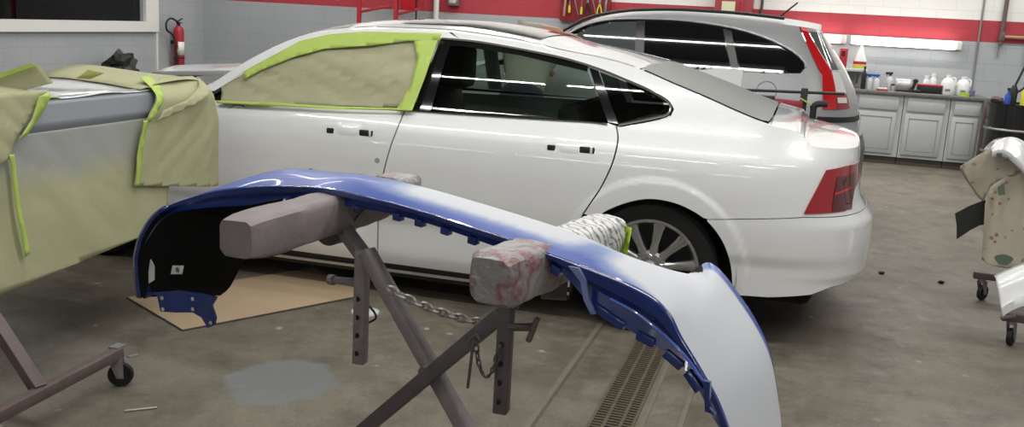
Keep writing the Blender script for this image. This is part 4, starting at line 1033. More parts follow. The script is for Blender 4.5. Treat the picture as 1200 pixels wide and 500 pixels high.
MB().lathe([(.008, 0), (.008, .001), (.0001, .001)], 10, onv(208, 316, 1.998), -VV).obj('printed_mark', GREYMETAL, stk)
MB().prism([onv(x, y, 1.93) for x, y in ((176, 304), (180, 312), (180, 328), (174, 332), (174, 318))], VV*.004).obj('marker_reflector', PALEG, bump, smooth=False)
# clips / tabs along the lower edge
for x in (336, 356, 420, 468, 492, 520, 556, 600, 628, 654, 700, 722, 756, 790, 812):
    ks = min(range(NB), key=lambda i: abs(proj(E0[i])[0]-x)); p_ = E0[ks]; tg = (E0[min(ks+1, NB-1)]-E0[ks-1]).normalized()
    MB().obox(p_+Vector((0, 0, -.004 if x < 690 else 0))+VV*.004, tg, VV, tg.cross(VV), (.013 if x < 690 else .022, .012, .010), .003).obj('mounting_tab', BLUE, bump)
MB().tube(cr1([onv(428, 243, 1.93), onv(421, 250, 1.93), onv(415, 258, 1.93)], 5), .004, 6).obj('wire_hook', BLACKPLASTIC, bump)
MB().prism([onv(x, y, 1.76) for x, y in ((666, 312), (678, 314), (686, 328), (690, 350), (698, 368), (692, 368), (684, 352), (680, 330))], VV*.006).obj('side_bracket', mat('pale_blue_bracket', (.16, .20, .40), .4), bump, smooth=False)
MB().prism([onv(x, y, 2.23) for x, y in ((350, 207), (360, 198), (364, 204), (366, 210))], VV*.02).obj('corner_tab', BLUE, bump, smooth=False)
MB().tube(cr1([onv(715, 350, 1.745), onv(745, 366, 1.735), onv(768, 384, 1.725), onv(800, 414, 1.70), onv(824, 446, 1.69)], 6), .003, 6).obj('flange_ridge', mat('bright_blue_edge', (.05, .10, .42), .2, coat=1), bump)
MB().prism([onv(x, y, 1.68) for x, y in ((824, 446), (832, 448), (831, 478), (838, 486), (826, 482))], VV*.01).obj('side_bracket', BLUE, bump, smooth=False)

# scrap of masking paper tied to the beam
p0 = onv(718, 272, 2.20)
lf = MB(); rows = []
for i in range(6):
    for_ = []
    for j in range(5):
        for_.append(onv(722+j*4.6-i*1.2, 264+i*7.0+abs(j-2)*1.5, 2.22+.02*math.sin(i*1.3+j*2)))
    rows.append(for_)
tag(lf.grid(rows).obj('masking_scrap', LIMEP, solid=.001), 'crumpled lime masking scrap hanging from the far right beam end', 'tape')

# ================================================================== MASKED PANEL ON THE LEFT
MX = -2.75
mx = lambda px, py: (onx(px, py, MX).y, onx(px, py, MX).z)
msk = thing('masked_bumper', (MX-.25, 3.4, .35), 'grey primed bumper edge wrapped in green masking paper, left side', 'bumper')
zt0 = mx(110, 112)[1]; zt1 = mx(95, 150)[1]
def stripf(y, z): t = (z-zt1)/(zt0-zt1); return Vector((MX+.012-.02*t-.03*max(0, t-.85)/.15-.02*(1-min(1, t*4)), y, z))
panel([(2.3, zt1-.01), (mx(163, 138)[0]+.05, zt1-.01), (mx(182, 106)[0]+.05, zt0+.006), (2.3, zt0+.006)], stripf, (.08, .012)).obj('primed_panel', PRIMER, msk)
def crumple(amp, f, seed): return lambda y, z: amp*(noise.noise(Vector((y*f, z*f, seed)))+.5*abs(noise.noise(Vector((y*f*2.3+z*4, z*f*2, seed+4)))))
def sheetX(poly, X, amp, f, seed, mt, name, lean=0, parent=msk, z0=1.0):
    cf = crumple(amp, f, seed)
    return panel(poly, lambda y, z: Vector((X+cf(y, z)+lean*(z0-z), y, z)), (.03, .03)).obj(name, mt, parent, solid=.0015)
low0 = mx(0, 345); low1 = mx(195, 265)
sheetX([(2.2, low0[1]-.02), low0, low1, (low1[0]+.01, .6), mx(200, 200), (3.75, zt1+.005), (2.2, zt1+.005)], MX-.004, .012, 2.2, 1, SPRAYPAPER, 'masking_paper', .01)
# right sheet folded over the top
tp = [mx(152, 217), mx(262, 218), mx(264, 180), mx(262, 140), mx(250, 108), mx(238, 90), mx(205, 92), mx(182, 102), mx(163, 140), mx(157, 160)]
def rs(y, z):
    zz = max(0, z-(zt0-.06)); fold = .05*max(0, noise.noise(Vector((y*5-z*4, z*3, 9))))*min(1, max(0, (z-.8)/.2))
    return Vector((MX+.028+.02*noise.noise(Vector((y*3, z*2.2, 7)))+fold-.6*zz*zz/.06-.3*max(0, y-4.02)*1.2+.006*abs(noise.noise(Vector((y*7-z*9, z*6, 2)))), y, z))
panel(tp, rs, (.02, .02)).obj('masking_paper', PAPER, msk, solid=.0015)
# sharp fold
fold = [mx(236, 90), mx(232, 106), mx(212, 122), mx(186, 134), mx(170, 140), mx(176, 128), mx(205, 116), mx(226, 100)]
panel(fold, lambda y, z: rs(y, z)+Vector((.035, 0, 0)), (.02, .02)).obj('paper_fold', PAPER, msk, solid=.0015)
# left sheet
sheetX([(2.2, zt1-.4), mx(4, 185), mx(10, 165), mx(42, 112), mx(50, 104), (2.2, zt0+.03)], MX+.022, .02, 2.8, 13, PAPER, 'masking_paper')
# top: paper over the top and white panel
tops = []
ya, yb = 2.2, 4.15
def toppt(u, y, h): return Vector((MX-.02-u*.55, y, zt0+h+.03*u+.012*noise.noise(Vector((y*4, u*3, 5)))))
MB().grid([[toppt(j/8, ya+(3.12-ya)*i/12+.0, .004) for j in range(9)] for i in range(13)]).obj('masking_paper', PAPER, msk, solid=.0015)
MB().grid([[toppt(j/8, 3.12+(3.72-3.12)*i/8, -.002) for j in range(9)] for i in range(9)]).obj('white_top', WHITEPAINT, msk, solid=.002)
MB().grid([[toppt(j/8, 3.60+(4.15-3.60)*i/10, .006+.03*math.sin(PI*i/10)) for j in range(9)] for i in range(11)]).obj('masking_paper', PAPER, msk, solid=.0015)
flap = [ony(*q, 3.15) for q in [(-30, 92), (0, 88), (40, 75), (56, 97), (20, 106), (-30, 112)]]
MB().prism(flap, (0.02, .006, 0)).obj('paper_flap', PAPER, msk, smooth=False)
ft = [ony(*q, 3.145) for q in [(-30, 92), (0, 86), (38, 73), (41, 77), (0, 92), (-30, 99)]]
MB().prism(ft, (0, .002, 0)).obj('masking_tape', TAPE, msk, smooth=False)
def tapeX(pl_, X, name='masking_tape'): return panel([mx(*q) for q in pl_], lambda y, z: Vector((X, y, z)), (.05, .03)).obj(name, TAPE, msk, solid=.0012)
tapeX([(34, 112), (46, 107), (48, 113), (40, 128), (30, 142), (20, 157), (10, 163), (15, 155), (26, 138)], MX+.045)
def tapeR(pl_): return panel([mx(*q) for q in pl_], lambda y, z: rs(y, z)+Vector((.006, 0, 0)), (.03, .02)).obj('masking_tape', TAPE, msk, solid=.0012)
tapeR([(180, 92), (196, 90), (186, 112), (176, 130), (168, 141), (163, 141), (176, 114)])
tapeR([(158, 140), (164, 140), (160, 180), (158, 217), (152, 217), (154, 180)])
tapeX([(3, 180), (9, 180), (16, 240), (28, 296), (22, 300), (12, 250)], MX+.03)
tapeX([(8, 128), (40, 112), (26, 110), (5, 118)], MX+.05) if False else None
panel([mx(118, 94), mx(132, 84), mx(150, 88), mx(134, 95)], lambda y, z: Vector((MX-.12, y, z)), (.03, .02)).obj('folded_tape', mat('olive_paper_underside', (.25, .26, .06), .8), msk, solid=.0015)
m = MB().box((MX-.6, 2.3, zt0-.5), (MX-.06, 3.6, zt0-.05), .06); m.box((MX-.5, 3.5, zt0-.35), (MX-.12, 4.05, zt0-.06), .08)
m.obj('bumper_core', WHITEPAINT, msk)
# rolling stand under it
r0 = onz(0, 485, .13); r1 = onz(140, 412, .13); rdir = (r0-r1).normalized()
rs_ = thing('rolling_stand', (r1.x-.5, r1.y-.2, 0), 'purple-brown steel rolling stand with a caster beneath the masked panel', 'stand')
rend = r1+rdir*1.5
MB().bar(r1, rend, .042).obj('base_rail', RUSTSTEEL, rs_)
j0 = onz(46, 456, .14); j1 = ony(0, 385, j0.y+.05); jt = j0+(j1-j0)*((.62-j0.z)/(j1.z-j0.z))
MB().bar(j0, jt, .045).obj('upright', RUSTSTEEL, rs_)
def caster(root, top, z0, r, mt, yawd=0):
    """top: point under the rail; wheel stands on the floor"""
    c = Vector((top.x+.02*math.cos(yawd), top.y, r)); ax = Vector((math.sin(yawd), -math.cos(yawd), 0)); t_ = Vector((math.cos(yawd), math.sin(yawd), 0))
    f = MB().lathe([(.022, 0), (.022, .015)], 16, (top.x, top.y, z0-.015)); 
    for s_ in (-1, 1):
        o = c+ax*s_*.017; f.prism([o-t_*.012+UP*-.012, o+t_*.014+UP*-.012, Vector((top.x, top.y, z0-.012))+ax*s_*.017+t_*.026, Vector((top.x, top.y, z0-.012))+ax*s_*.017-t_*.026], ax*.003)
    cs = f.obj('caster_fork', STEEL, root)
    MB().lathe([(r*.75, -.012), (r*.95, -.012), (r, -.007), (r, .007), (r*.95, .012), (r*.75, .012), (r*.72, .008), (.008, .008), (.008, -.008), (r*.72, -.008)], 30, c, ax, close=True).obj('caster_wheel', RUBBER, cs)
    MB().lathe([(.009, -.022), (.009, .022)], 10, c, ax).obj('axle_bolt', GREYMETAL, cs)
    return cs
cs = caster(rs_, r1+rdir*.02, .115, .048, STEELDARK, .5)
MB().bar(onz(150, 418, .10), onz(162, 415, .095), .02, .006).obj('brake_lever', GREYMETAL, cs)
MB().box((r1.x-.03, r1.y-.025, .146), (r1.x+.012, r1.y+.03, .154)).obj('mounting_plate', GREYMETAL, rs_, smooth=False)
caster(rs_, rend-rdir*.03, .115, .048, STEELDARK, .2)
e1 = jt; MB().bar(e1, Vector((MX-.3, 3.6, .66)), .04).obj('top_rail', RUSTSTEEL, rs_)
# hardboard sheet on the floor
A = onz(214, 388); B = onz(432, 346); pr = Vector((-(B-A).y, (B-A).x, 0)).normalized(); Cc = B+pr*.62+ (B-A)*.05; D = A+pr*.62
o = MB().prism([A, B, Cc, D], (0, 0, .006)).obj('hardboard_sheet', CARD, smooth=False)
tag(o, 'tan hardboard sheet lying on the floor under the blue bumper', 'board')
m = MB().bar(A+Vector((0, 0, .004)), B+Vector((0, 0, .004)), .006, .010); m.bar(A+Vector((0, 0, .004)), D+Vector((0, 0, .004)), .006, .010).obj('dark_edge', STEELDARK, o)
# pale plastic lid on the floor behind the post
c = onz(428, 366); o = MB().lathe([(.0001, .012), (.06, .012), (.07, .008), (.072, 0)], 24, c).obj('plastic_disc', CLEARP); tag(o, 'pale round plastic disc on the floor behind the stand left post', 'disc')
# small debris
for i, (x, y, l) in enumerate(((1033, 321, 'dark scrap of debris nearest the sedan exhaust'), (1103, 332, 'dark scrap of debris on open floor left of the floral cart'))):
    c = onz(x, y); o = MB().blob(c+Vector((0, 0, .009)), (.02, .013, .010), 9, 6, .8, i).obj('floor_scrap', BLACKPLASTIC); tag(o, l, 'debris')
for i, (x, y, l) in enumerate(((165, 479, 'thin pale stick on the floor below the left caster'),)):
    a, b2 = onz(146, 481, .004), onz(184, 477, .004); tag(MB().bar(a, b2, .010, .005).obj('wooden_stick', mat('pale_wood', (.42, .38, .29), .7)), l, 'stick')

# ================================================================== CART ON THE RIGHT
c1, c2 = onz(1143, 350), onz(1176, 403)
ct = thing('parts_cart', (c1.x+.3, (c1.y+c2.y)/2, 0), 'rusty steel parts cart on casters under the floral cloth', 'cart')
zz = .145
k1 = Vector((c1.x, c1.y, zz)); k2 = Vector((c2.x, c2.y, zz))
MB().bar(k1-Vector((.03, 0, 0)), k1+Vector((.95, 0, 0)), .04).obj('base_rail', RUSTSTEEL, ct); MB().bar(k2-Vector((.03, 0, 0)), k2+Vector((.95, 0, 0)), .04).obj('base_rail', RUSTSTEEL, ct)
MB().bar(k1+Vector((.55, 0, 0)), k2+Vector((.55, 0, 0)), .04).obj('cross_rail', RUSTSTEEL, ct)
for dx_ in (0.02, .9):
    caster(ct, k1+Vector((dx_, 0, 0)), .125, .045, STEELDARK, .9); caster(ct, k2+Vector((dx_, 0, 0)), .125, .045, STEELDARK, 1.1)
CY = 5.75
TOPZ = ony(1185, 172, CY).z
for dx_ in (.35, .85): MB().bar((c1.x+dx_, CY+.1, zz), (c1.x+dx_, CY+.1, TOPZ-.12), .04).obj('upright', RUSTSTEEL, ct)
for dx_ in (.35, .85): MB().bar((c1.x+dx_, c1.y, zz), (c1.x+dx_, c2.y, zz), .035).obj('cross_rail', RUSTSTEEL, ct)
MB().bar((c1.x+.2, CY+.1, TOPZ-.14), (c1.x+1.0, CY+.1, TOPZ-.14), .04).obj('top_rail', RUSTSTEEL, ct)
cl = thing('floral_cloth', ony(1175, 240, CY), 'beige cloth with faded flowers draped over the right cart', 'cloth')
def cs_(x, y, Y=CY): return (ony(x, y, Y).x, ony(x, y, Y).z)
def cloth(poly, Y, amp, seed, name, tilt=0):
    x0 = cs_(1150, 250)[0]
    return panel([cs_(*q) for q in poly], lambda x, z: Vector((x, Y+amp*noise.noise(Vector((x*6, z*2.5, seed)))+.5*amp*noise.noise(Vector((x*13, z*3, seed)))+tilt*(x-x0), z)), (.025, .03)).obj(name, CLOTH, cl, solid=.003)
cloth([(1150, 303), (1152, 262), (1153, 238), (1160, 218), (1176, 208), (1204, 192), (1250, 178), (1256, 312), (1222, 318), (1198, 314), (1168, 311), (1156, 308)], CY-.03, .035, 2, 'front_panel')
cloth([(1126, 196), (1144, 184), (1164, 172), (1180, 176), (1204, 190), (1204, 193), (1178, 209), (1160, 220), (1153, 238), (1143, 224), (1132, 206)], CY+.01, .03, 8, 'folded_flap', -.25)
MB().tube([ony(1126, 197, CY+.01-.02), ony(1133, 210, CY+.0), ony(1144, 226, CY), ony(1150, 233, CY)], .006, 8).obj('rolled_edge', mat('brown_cloth_edge', (.2, .15, .1), .9), cl)
MB().prism([ony(*q, CY-.075) for q in [(1169, 219), (1177, 214), (1178, 228), (1170, 229)]], (0, .003, 0)).obj('green_patch', mat('faded_green', (.10, .14, .10), .9), cl, smooth=False)
c = ony(1176, 304, CY-.08); pts_ = [c+Vector((.045*math.cos(a)*(1+.15*math.sin(3*a)), -.004, .03*math.sin(a))) for a in [2*PI*k/16 for k in range(16)]]
MB().prism(pts_, (0, .003, 0)).obj('green_patch', mat('faded_dark_green', (.10, .14, .10), .9), cl, smooth=False)
# white bumper piece on top of the cloth
o_ = [(1160, 176), (1166, 169), (1175, 163), (1186, 161), (1198, 165), (1210, 175), (1222, 190), (1230, 205)]
i_ = [(1163, 178), (1172, 175), (1182, 178), (1192, 186), (1202, 197), (1211, 210), (1219, 224), (1226, 240)]
PO = cr1([ony(*q, CY+.10) for q in o_], 4); PI_ = cr1([ony(*q, CY-.08) for q in i_], 4)
wb = thing('bumper_piece', ony(1190, 175, CY), 'white arched bumper piece on top of the floral cloth', 'bumper')
rows = [[b_+Vector((0, 0, -.035)), b_, a_*.5+b_*.5+Vector((0, 0, .012)), a_, a_+Vector((0, .18, -.02))] for a_, b_ in zip(PO, PI_)]
MB().grid(rows).obj('skin', WHITEPAINT, wb, solid=.006)
for q in ((1171, 181), (1179, 186), (1193, 200)): MB().obox(ony(*q, CY-.09), Vector((1, 0, 0)), Vector((0, 1, 0)), Vector((0, 0, 1)), (.012, .008, .008), .002).obj('clip', STEELDARK, wb)
bp_ = MB().prism([ony(*q, CY+.02) for q in [(1119, 250), (1136, 241), (1152, 235), (1160, 234), (1160, 262), (1148, 264), (1136, 270), (1121, 280), (1121, 264)]], (.02, .05, 0)).obj('black_trim_panel', BLACKPLASTIC, smooth=False)
tag(bp_, 'black plastic trim sticking out from under the floral cloth', 'car part')
lw = thing('fender_piece', ony(1190, 340, 5.1), 'white plastic panel leaning low at the right cart near caster', 'car part')
q_ = [ony(*q, 5.12) for q in [(1167, 326), (1184, 318), (1202, 311), (1230, 302)]]; q2 = [ony(*q, 5.05) for q in [(1174, 371), (1186, 363), (1202, 357), (1230, 352)]]
rows = []
for a_, b_ in zip(cr1(q_, 4), cr1(q2, 4)): rows.append([a_+Vector((0, .05, .0)), a_, a_*.6+b_*.4+Vector((0, -.02, 0)), a_*.3+b_*.7+Vector((0, -.012, 0)), a_*.25+b_*.75+Vector((0, -.02, 0)), b_, b_+Vector((0, .03, .01))])
MB().grid(rows).obj('skin', WHITEPAINT, lw, solid=.004, ang=60)
MB().bar(ony(1172, 372, 5.2), Vector((c2.x+.03, c2.y-.02, .16)), .015).obj('hook', GREYMETAL, lw)

# ================================================================== BACK WALL: bench, drum, shelves
BY = 12.3; BTOP = .86
BX = [ony(1003, 110, BY).x, ony(1055, 150, BY).x, ony(1110, 150, BY).x, ony(1152, 150, BY).x]
names = ['leftmost fully seen grey cabinet under the worktop, beside the crossover', 'grey cabinet in the middle of the three under the worktop', 'narrow grey cabinet at the right end, next to the black drum']
for k in range(3):
    x0, x1 = BX[k]+.004, BX[k+1]-.004
    cb = thing('base_cabinet', ((x0+x1)/2, BY+.3, 0), names[k], 'cabinet', 'base cabinets under the worktop')
    MB().box((x0, BY, .09), (x1, WALLY-.02, BTOP-.035)).obj('carcass', GREYCAB, cb, smooth=False)
    MB().box((x0, BY+.05, 0), (x1, WALLY-.02, .09)).obj('plinth', mat('dark_plinth', (.10, .085, .07), .7), cb, smooth=False)
    MB().box((x0+.04, BY-.02, BTOP-.215), (x1-.05, BY-.001, BTOP-.06), .005).obj('drawer', GREYCAB, cb)
    d_ = MB().box((x0+.03, BY-.02, .13), (x1-.06, BY-.001, BTOP-.245), .004).obj('door', GREYCAB, cb)
    SH_ = mat('grey_groove', (.27, .28, .28), .6)
    m = MB(); a0, a1, b0, b1 = x0+.075, x1-.105, .18, BTOP-.295
    m.box((a0, BY-.0225, b0), (a1, BY-.018, b0+.008)); m.box((a0, BY-.0225, b1-.012), (a1, BY-.018, b1)); m.box((a0, BY-.0225, b0), (a0+.006, BY-.018, b1)); m.box((a1-.008, BY-.0225, b0), (a1, BY-.018, b1))
    m.obj('panel_moulding', SH_, d_, smooth=False)
# hidden left part of the bench
cb = thing('base_cabinet', (BX[0]-.5, BY+.3, 0), 'grey cabinet end hidden mostly by the silver crossover', 'cabinet', 'base cabinets under the worktop')
MB().box((BX[0]-.75, BY, .09), (BX[0]-.004, WALLY-.02, BTOP-.035)).obj('carcass', GREYCAB, cb, smooth=False)
MB().box((BX[0]-.75, BY+.05, 0), (BX[0]-.004, WALLY-.02, .09)).obj('plinth', RUSTSTEEL, cb, smooth=False)
MB().box((BX[0]-.7, BY-.02, .13), (BX[0]-.05, BY-.001, BTOP-.07), .004).obj('door', GREYCAB, cb)
o = MB().box((BX[0]-.78, BY-.04, BTOP-.035), (BX[3]+.02, WALLY-.01, BTOP), .004).obj('worktop', COUNTER); tag(o, 'dark grey worktop along the back wall cluttered with bottles', 'worktop')
def bx(px): return ony(px, 106, BY+.2).x
def at_b(px, dy=.2): return Vector((ony(px, 106, BY+dy).x, BY+dy, BTOP))
def bottle(px, dy, r, h, mt, capm, label, name='bottle', neck=.35, trig=False):
    c = at_b(px, dy); t = thing(name, c, label, 'bottle', 'bottles and jugs on the worktop')
    MB().lathe([(r*.92, 0), (r, .008), (r, h*.6), (r*.85, h*.7), (r*neck, h*.82), (r*neck, h*.88)], 18, c).obj('body', mt, t)
    MB().lathe([(r*neck*1.25, h*.86), (r*neck*1.25, h), (.0001, h)], 14, c).obj('cap', capm, t)
    if trig: MB().bar(c+Vector((-.055, 0, h*1.0)), c+Vector((.03, 0, h*1.02)), .022, .028, bev=.006).bar(c+Vector((-.03, 0, h*.98)), c+Vector((-.04, 0, h*.82)), .008).obj('trigger', capm, t)
    return t
bottle(1010.5, .14, .028, .27, BLACKPLASTIC, BLACKPLASTIC, 'tall dark bottle at the left end of the cluttered worktop')
bottle(1017.5, .16, .032, .17, CLEARP, BLUEP, 'left one of two clear spray bottles with blue label', trig=True)
bottle(1026, .16, .032, .17, CLEARP, BLUEP, 'right one of two clear spray bottles with blue label', trig=True)
bottle(1041, .3, .038, .20, CLEARP, BLACKPLASTIC, 'white spray bottle with dark trigger standing left of the grey tin', trig=True)
c = at_b(1033.5, .08); t = thing('paint_tray', c, 'low red and white tray between the spray bottles', 'tray'); MB().box(c+Vector((-.06, -.06, 0)), c+Vector((.06, .06, .02)), .005).obj('tray_base', REDP, t); MB().box(c+Vector((-.05, -.05, .02)), c+Vector((.05, .05, .032)), .004).obj('lid', WHITEP, t)
c = at_b(1057, .18); t = thing('metal_tin', c, 'ribbed grey metal tin lying in the middle of the worktop', 'tin'); MB().lathe([(.07, -.085), (.075, -.08), (.075, -.03), (.072, -.025), (.075, -.02), (.075, .08), (.07, .085)], 24, c+Vector((0, 0, .076)), (1, 0, 0)).obj('body', mat('ribbed_tin', (.45, .45, .45), .4, .5), t); MB().tube([c+Vector((-.09, 0, .076)), c+Vector((-.13, 0, .07))], .012).obj('spout', BLACKPLASTIC, t)
c = at_b(1071.5, .08); t = thing('spray_gun', c, 'black spray gun lying beside the grey tin', 'spray gun'); MB().bar(c+Vector((-.03, 0, .025)), c+Vector((.0, 0, .13)), .045, .04, bev=.012).bar(c+Vector((-.06, 0, .02)), c+Vector((.07, 0, .02)), .05, .035, bev=.01).obj('body', BLACKPLASTIC, t); MB().lathe([(.028, 0), (.03, .03), (.01, .045)], 14, c+Vector((.0, 0, .12))).obj('cup', BLACKPLASTIC, t)
c = at_b(1089, .2); t = thing('sanding_block_box', c, 'black box with a red top edge on the worktop', 'box'); MB().box(c+Vector((-.14, -.08, 0)), c+Vector((.13, .08, .085)), .006).obj('body', BLACKPLASTIC, t); MB().box(c+Vector((-.142, -.082, .085)), c+Vector((.132, .082, .105)), .004).obj('red_lid', REDP, t)
bottle(1084, .4, .035, .2, WHITEP, WHITEP, 'small white bottle behind the red topped box, left one', neck=.5)
bottle(1092, .42, .04, .23, WHITEP, WHITEP, 'small white bottle behind the red topped box, right one', neck=.5)
def jug(px, dy, w_, h, label):
    c = at_b(px, dy); t = thing('plastic_jug', c, label, 'jug', 'bottles and jugs on the worktop')
    MB().lathe([(w_*.46, 0), (w_*.5, .01), (w_*.5, h*.62), (w_*.36, h*.78), (w_*.16, h*.88), (w_*.16, h*.92)], 20, c).obj('body', WHITEP, t)
    MB().lathe([(w_*.19, h*.9), (w_*.19, h), (.0001, h)], 14, c).obj('cap', WHITEP, t)
    MB().tube(cr1([c+Vector((w_*.2, -.01, h*.86)), c+Vector((w_*.48, -.02, h*.82)), c+Vector((w_*.5, -.02, h*.5))], 5), .010, 8).obj('handle', WHITEP, t)
    MB().box(c+Vector((-w_*.22, -w_*.505, h*.18)), c+Vector((w_*.14, -w_*.47, h*.3))).obj('label_patch', GREYMETAL, t, smooth=False)
jug(1110, .18, .15, .23, 'left white plastic jug near the right end of the worktop'); jug(1128, .20, .15, .22, 'right white plastic jug behind the lime tape roll')
c = at_b(1131, .07); o = MB().lathe([(.03, 0), (.055, 0), (.055, .035), (.03, .035)], 24, c, close=True).obj('tape_roll', LIMEP); tag(o, 'lime masking tape roll lying in front of the right jug', 'tape roll')
c = at_b(1139.5, .1); o = MB().lathe([(.03, 0), (.034, .07), (.03, .07), (.027, .005)], 18, c).obj('plastic_cup', mat('violet_plastic', (.16, .14, .35), .4)); tag(o, 'small violet plastic cup right of the white jugs', 'cup')
# little wall shelf with red box and jug beyond the crossover
SZ = 1.06; sx0 = ony(975, 90, 12.6).x; sx1 = ony(1016, 90, 12.6).x
t = thing('wall_shelf', ((sx0+sx1)/2, 12.75, SZ), 'short grey wall shelf behind the crossover tail lamp', 'shelf'); MB().box((sx0, 12.5, SZ), (sx1, WALLY-.002, SZ+.02)).obj('board', GREYCAB, t, smooth=False); [MB().bar((x, WALLY-.02, SZ-.15), (x, 12.6, SZ), .02).obj('bracket', GREYMETAL, t) for x in (sx0+.1, sx1-.1)]
a = ony(983, 70, 12.65); b2 = ony(993, 57, 12.65)
t = thing('red_box', (a.x, 12.65, SZ+.02), 'red box on the wall shelf right of the crossover', 'box'); MB().box((a.x, 12.58, SZ+.02), (b2.x+.01, 12.74, b2.z), .004).obj('carton', REDP, t); MB().box((a.x+.02, 12.575, b2.z-.09), (b2.x-.02, 12.58, b2.z-.03)).obj('dark_print', DARKLENS, t, smooth=False)
a = ony(1006, 86, 12.62)
t = thing('funnel_jug', (a.x, 12.62, SZ+.02), 'white jug with yellow and red label on the wall shelf', 'jug'); MB().lathe([(.07, 0), (.075, .01), (.075, .11), (.055, .16), (.03, .24), (.012, .30), (.0001, .30)], 22, (a.x, 12.62, SZ+.02)).obj('body', WHITEP, t)
MB().lathe([(.0765, .02), (.0765, .06)], 22, (a.x, 12.62, SZ+.02)).obj('yellow_label', YELLOWP, t); MB().lathe([(.0765, .065), (.0765, .10)], 22, (a.x, 12.62, SZ+.02)).obj('red_label', REDP, t)
# wall fluorescent fixtures
TUBE = mat('lit_tube', (1, .98, .92), .4, emit=7)
def wall_light(px0, px1, py, label):
    a = ony(px0, py, 12.8); b2 = ony(px1, py, 12.8); zc_ = (ony((px0+px1)/2, py+.05*(px1-px0)/2, 12.8)).z
    t = thing('wall_light', ((a.x+b2.x)/2, 12.85, zc_-.07), label, 'light', 'fluorescent lights on the back wall')
    MB().box((a.x, 12.84, zc_-.055), (b2.x, WALLY-.002, zc_+.055), .01).obj('housing', FRAMEWHITE, t)
    MB().box((a.x+.02, 12.76, zc_-.05), (b2.x-.07, 12.84, zc_+.05), .02).obj('diffuser', TUBE, t)
    MB().box((b2.x-.065, 12.765, zc_-.05), (b2.x, 12.84, zc_+.05), .01).obj('end_cap', FRAMEWHITE, t)
wall_light(997, 1128, 47, 'long lit fluorescent light above the worktop'); wall_light(930, 992, 43, 'shorter lit fluorescent light left, partly behind the crossover')
# conduits
t = thing('conduit', ony(1175, 40, 12.86), 'brown steel conduit with a side branch on the right back wall', 'conduit')
p0, p1 = ony(1181, 0, 12.86), ony(1171.5, 54, 12.86); xx = (p0.x+p1.x)/2
MB().tube([(xx, 12.86, 3.6), (xx, 12.86, p1.z)], .024).obj('pipe', RUSTSTEEL, t); b_ = ony(1174, 43, 12.86)
MB().tube([(xx, 12.86, b_.z), (xx+1.2, 12.86, b_.z)], .02).obj('pipe', WOOD, t); MB().box((xx-.03, 12.83, b_.z-.05), (xx+.03, WALLY-.002, b_.z+.05), .006).obj('junction_box', RUSTSTEEL, t)
MB().tube([(xx-.01, 12.88, p1.z), (xx-.01, 12.88, p1.z-.13)], .008).obj('cable', GREYMETAL, t); MB().tube([(xx+.30, 12.86, b_.z+.25), (xx+.30, 12.86, b_.z-.3)], .016).obj('pipe', GREYMETAL, t)
x_ = ony(1147, 44, WALLY).x; tag(MB().tube([(x_, WALLY-.012, .9), (x_, WALLY-.012, 3.8)], .012).obj('wall_cable', GREYMETAL), 'thin grey vertical cable on back wall left of the conduit', 'cable')
# black drum
dc = ony(1186, 150, 12.0); DR_ = .30; dh = .84
t = thing('oil_drum', (dc.x+.02, 12.0, 0), 'black steel drum right of the grey cabinets', 'drum')
MB().lathe([(DR_*.97, 0), (DR_, .01), (DR_, dh*.33), (DR_+.012, dh*.35), (DR_, dh*.37), (DR_, dh*.64), (DR_+.012, dh*.66), (DR_, dh*.68), (DR_, dh-.01), (DR_+.008, dh), (DR_-.012, dh), (DR_-.015, dh-.02), (.0001, dh-.02)], 44, (dc.x+.02, 12.0, 0)).obj('barrel', BLACKDRUM, t)
mm = MB()
for k in (.35, .66): mm.lathe([(DR_+.011, dh*k-.012), (DR_+.016, dh*k), (DR_+.011, dh*k+.012)], 44, (dc.x+.02, 12.0, 0))
mm.obj('hoop', GREYMETAL, t)
def ond(px, dy=0): return Vector((ony(px, 120, 12.0+dy).x, 12.0+dy, dh-.02))
c = ond(1180, -.1); t = thing('spray_bottle', c, 'blue bottle standing on the black drum', 'bottle'); MB().lathe([(.032, 0), (.035, .1), (.012, .14), (.012, .17)], 16, c).obj('body', BLUEP, t); MB().lathe([(.015, .165), (.015, .19), (.0001, .19)], 12, c).obj('cap', BLACKPLASTIC, t)
c = ond(1186, .0); t = thing('caulking_gun', c, 'black gun with a long rod standing on the drum', 'tool'); MB().lathe([(.04, 0), (.045, .16), (.02, .22)], 16, c).obj('body', BLACKPLASTIC, t); MB().tube([c+Vector((0, 0, .2)), c+Vector((.10, 0, .52))], .012).obj('rod', BLACKPLASTIC, t); MB().tube(cr1([c+Vector((.03, 0, .14)), c+Vector((.1, 0, .2)), c+Vector((.1, 0, .26))], 4), .012).obj('handle', BLACKPLASTIC, t)
c = ond(1200, -.12); t = thing('spray_can', c, 'yellow can at the right edge of the drum top', 'can'); MB().lathe([(.04, 0), (.04, .16), (.02, .19)], 18, c).obj('body', YELLOWP, t); MB().lathe([(.018, .185), (.018, .22), (.0001, .22)], 12, c).obj('cap', REDP, t)
c = ond(1168, -.02); t = thing('dirty_rag', c, 'dirty dark rag bundled at the left of the drum top', 'rag'); o = MB().blob(c+Vector((0, 0, .045)), (.07, .07, .035), 14, 8, .4, 3).obj('cloth', RUSTSTEEL, t)
tag(MB().bar((ony(1156, 130, 12.15).x, 12.2, 0), (ony(1156, 130, 12.15).x, 12.25, .84), .05, .03).obj('wooden_plank', RUSTSTEEL), 'dark brown plank standing between cabinet and black drum', 'plank')

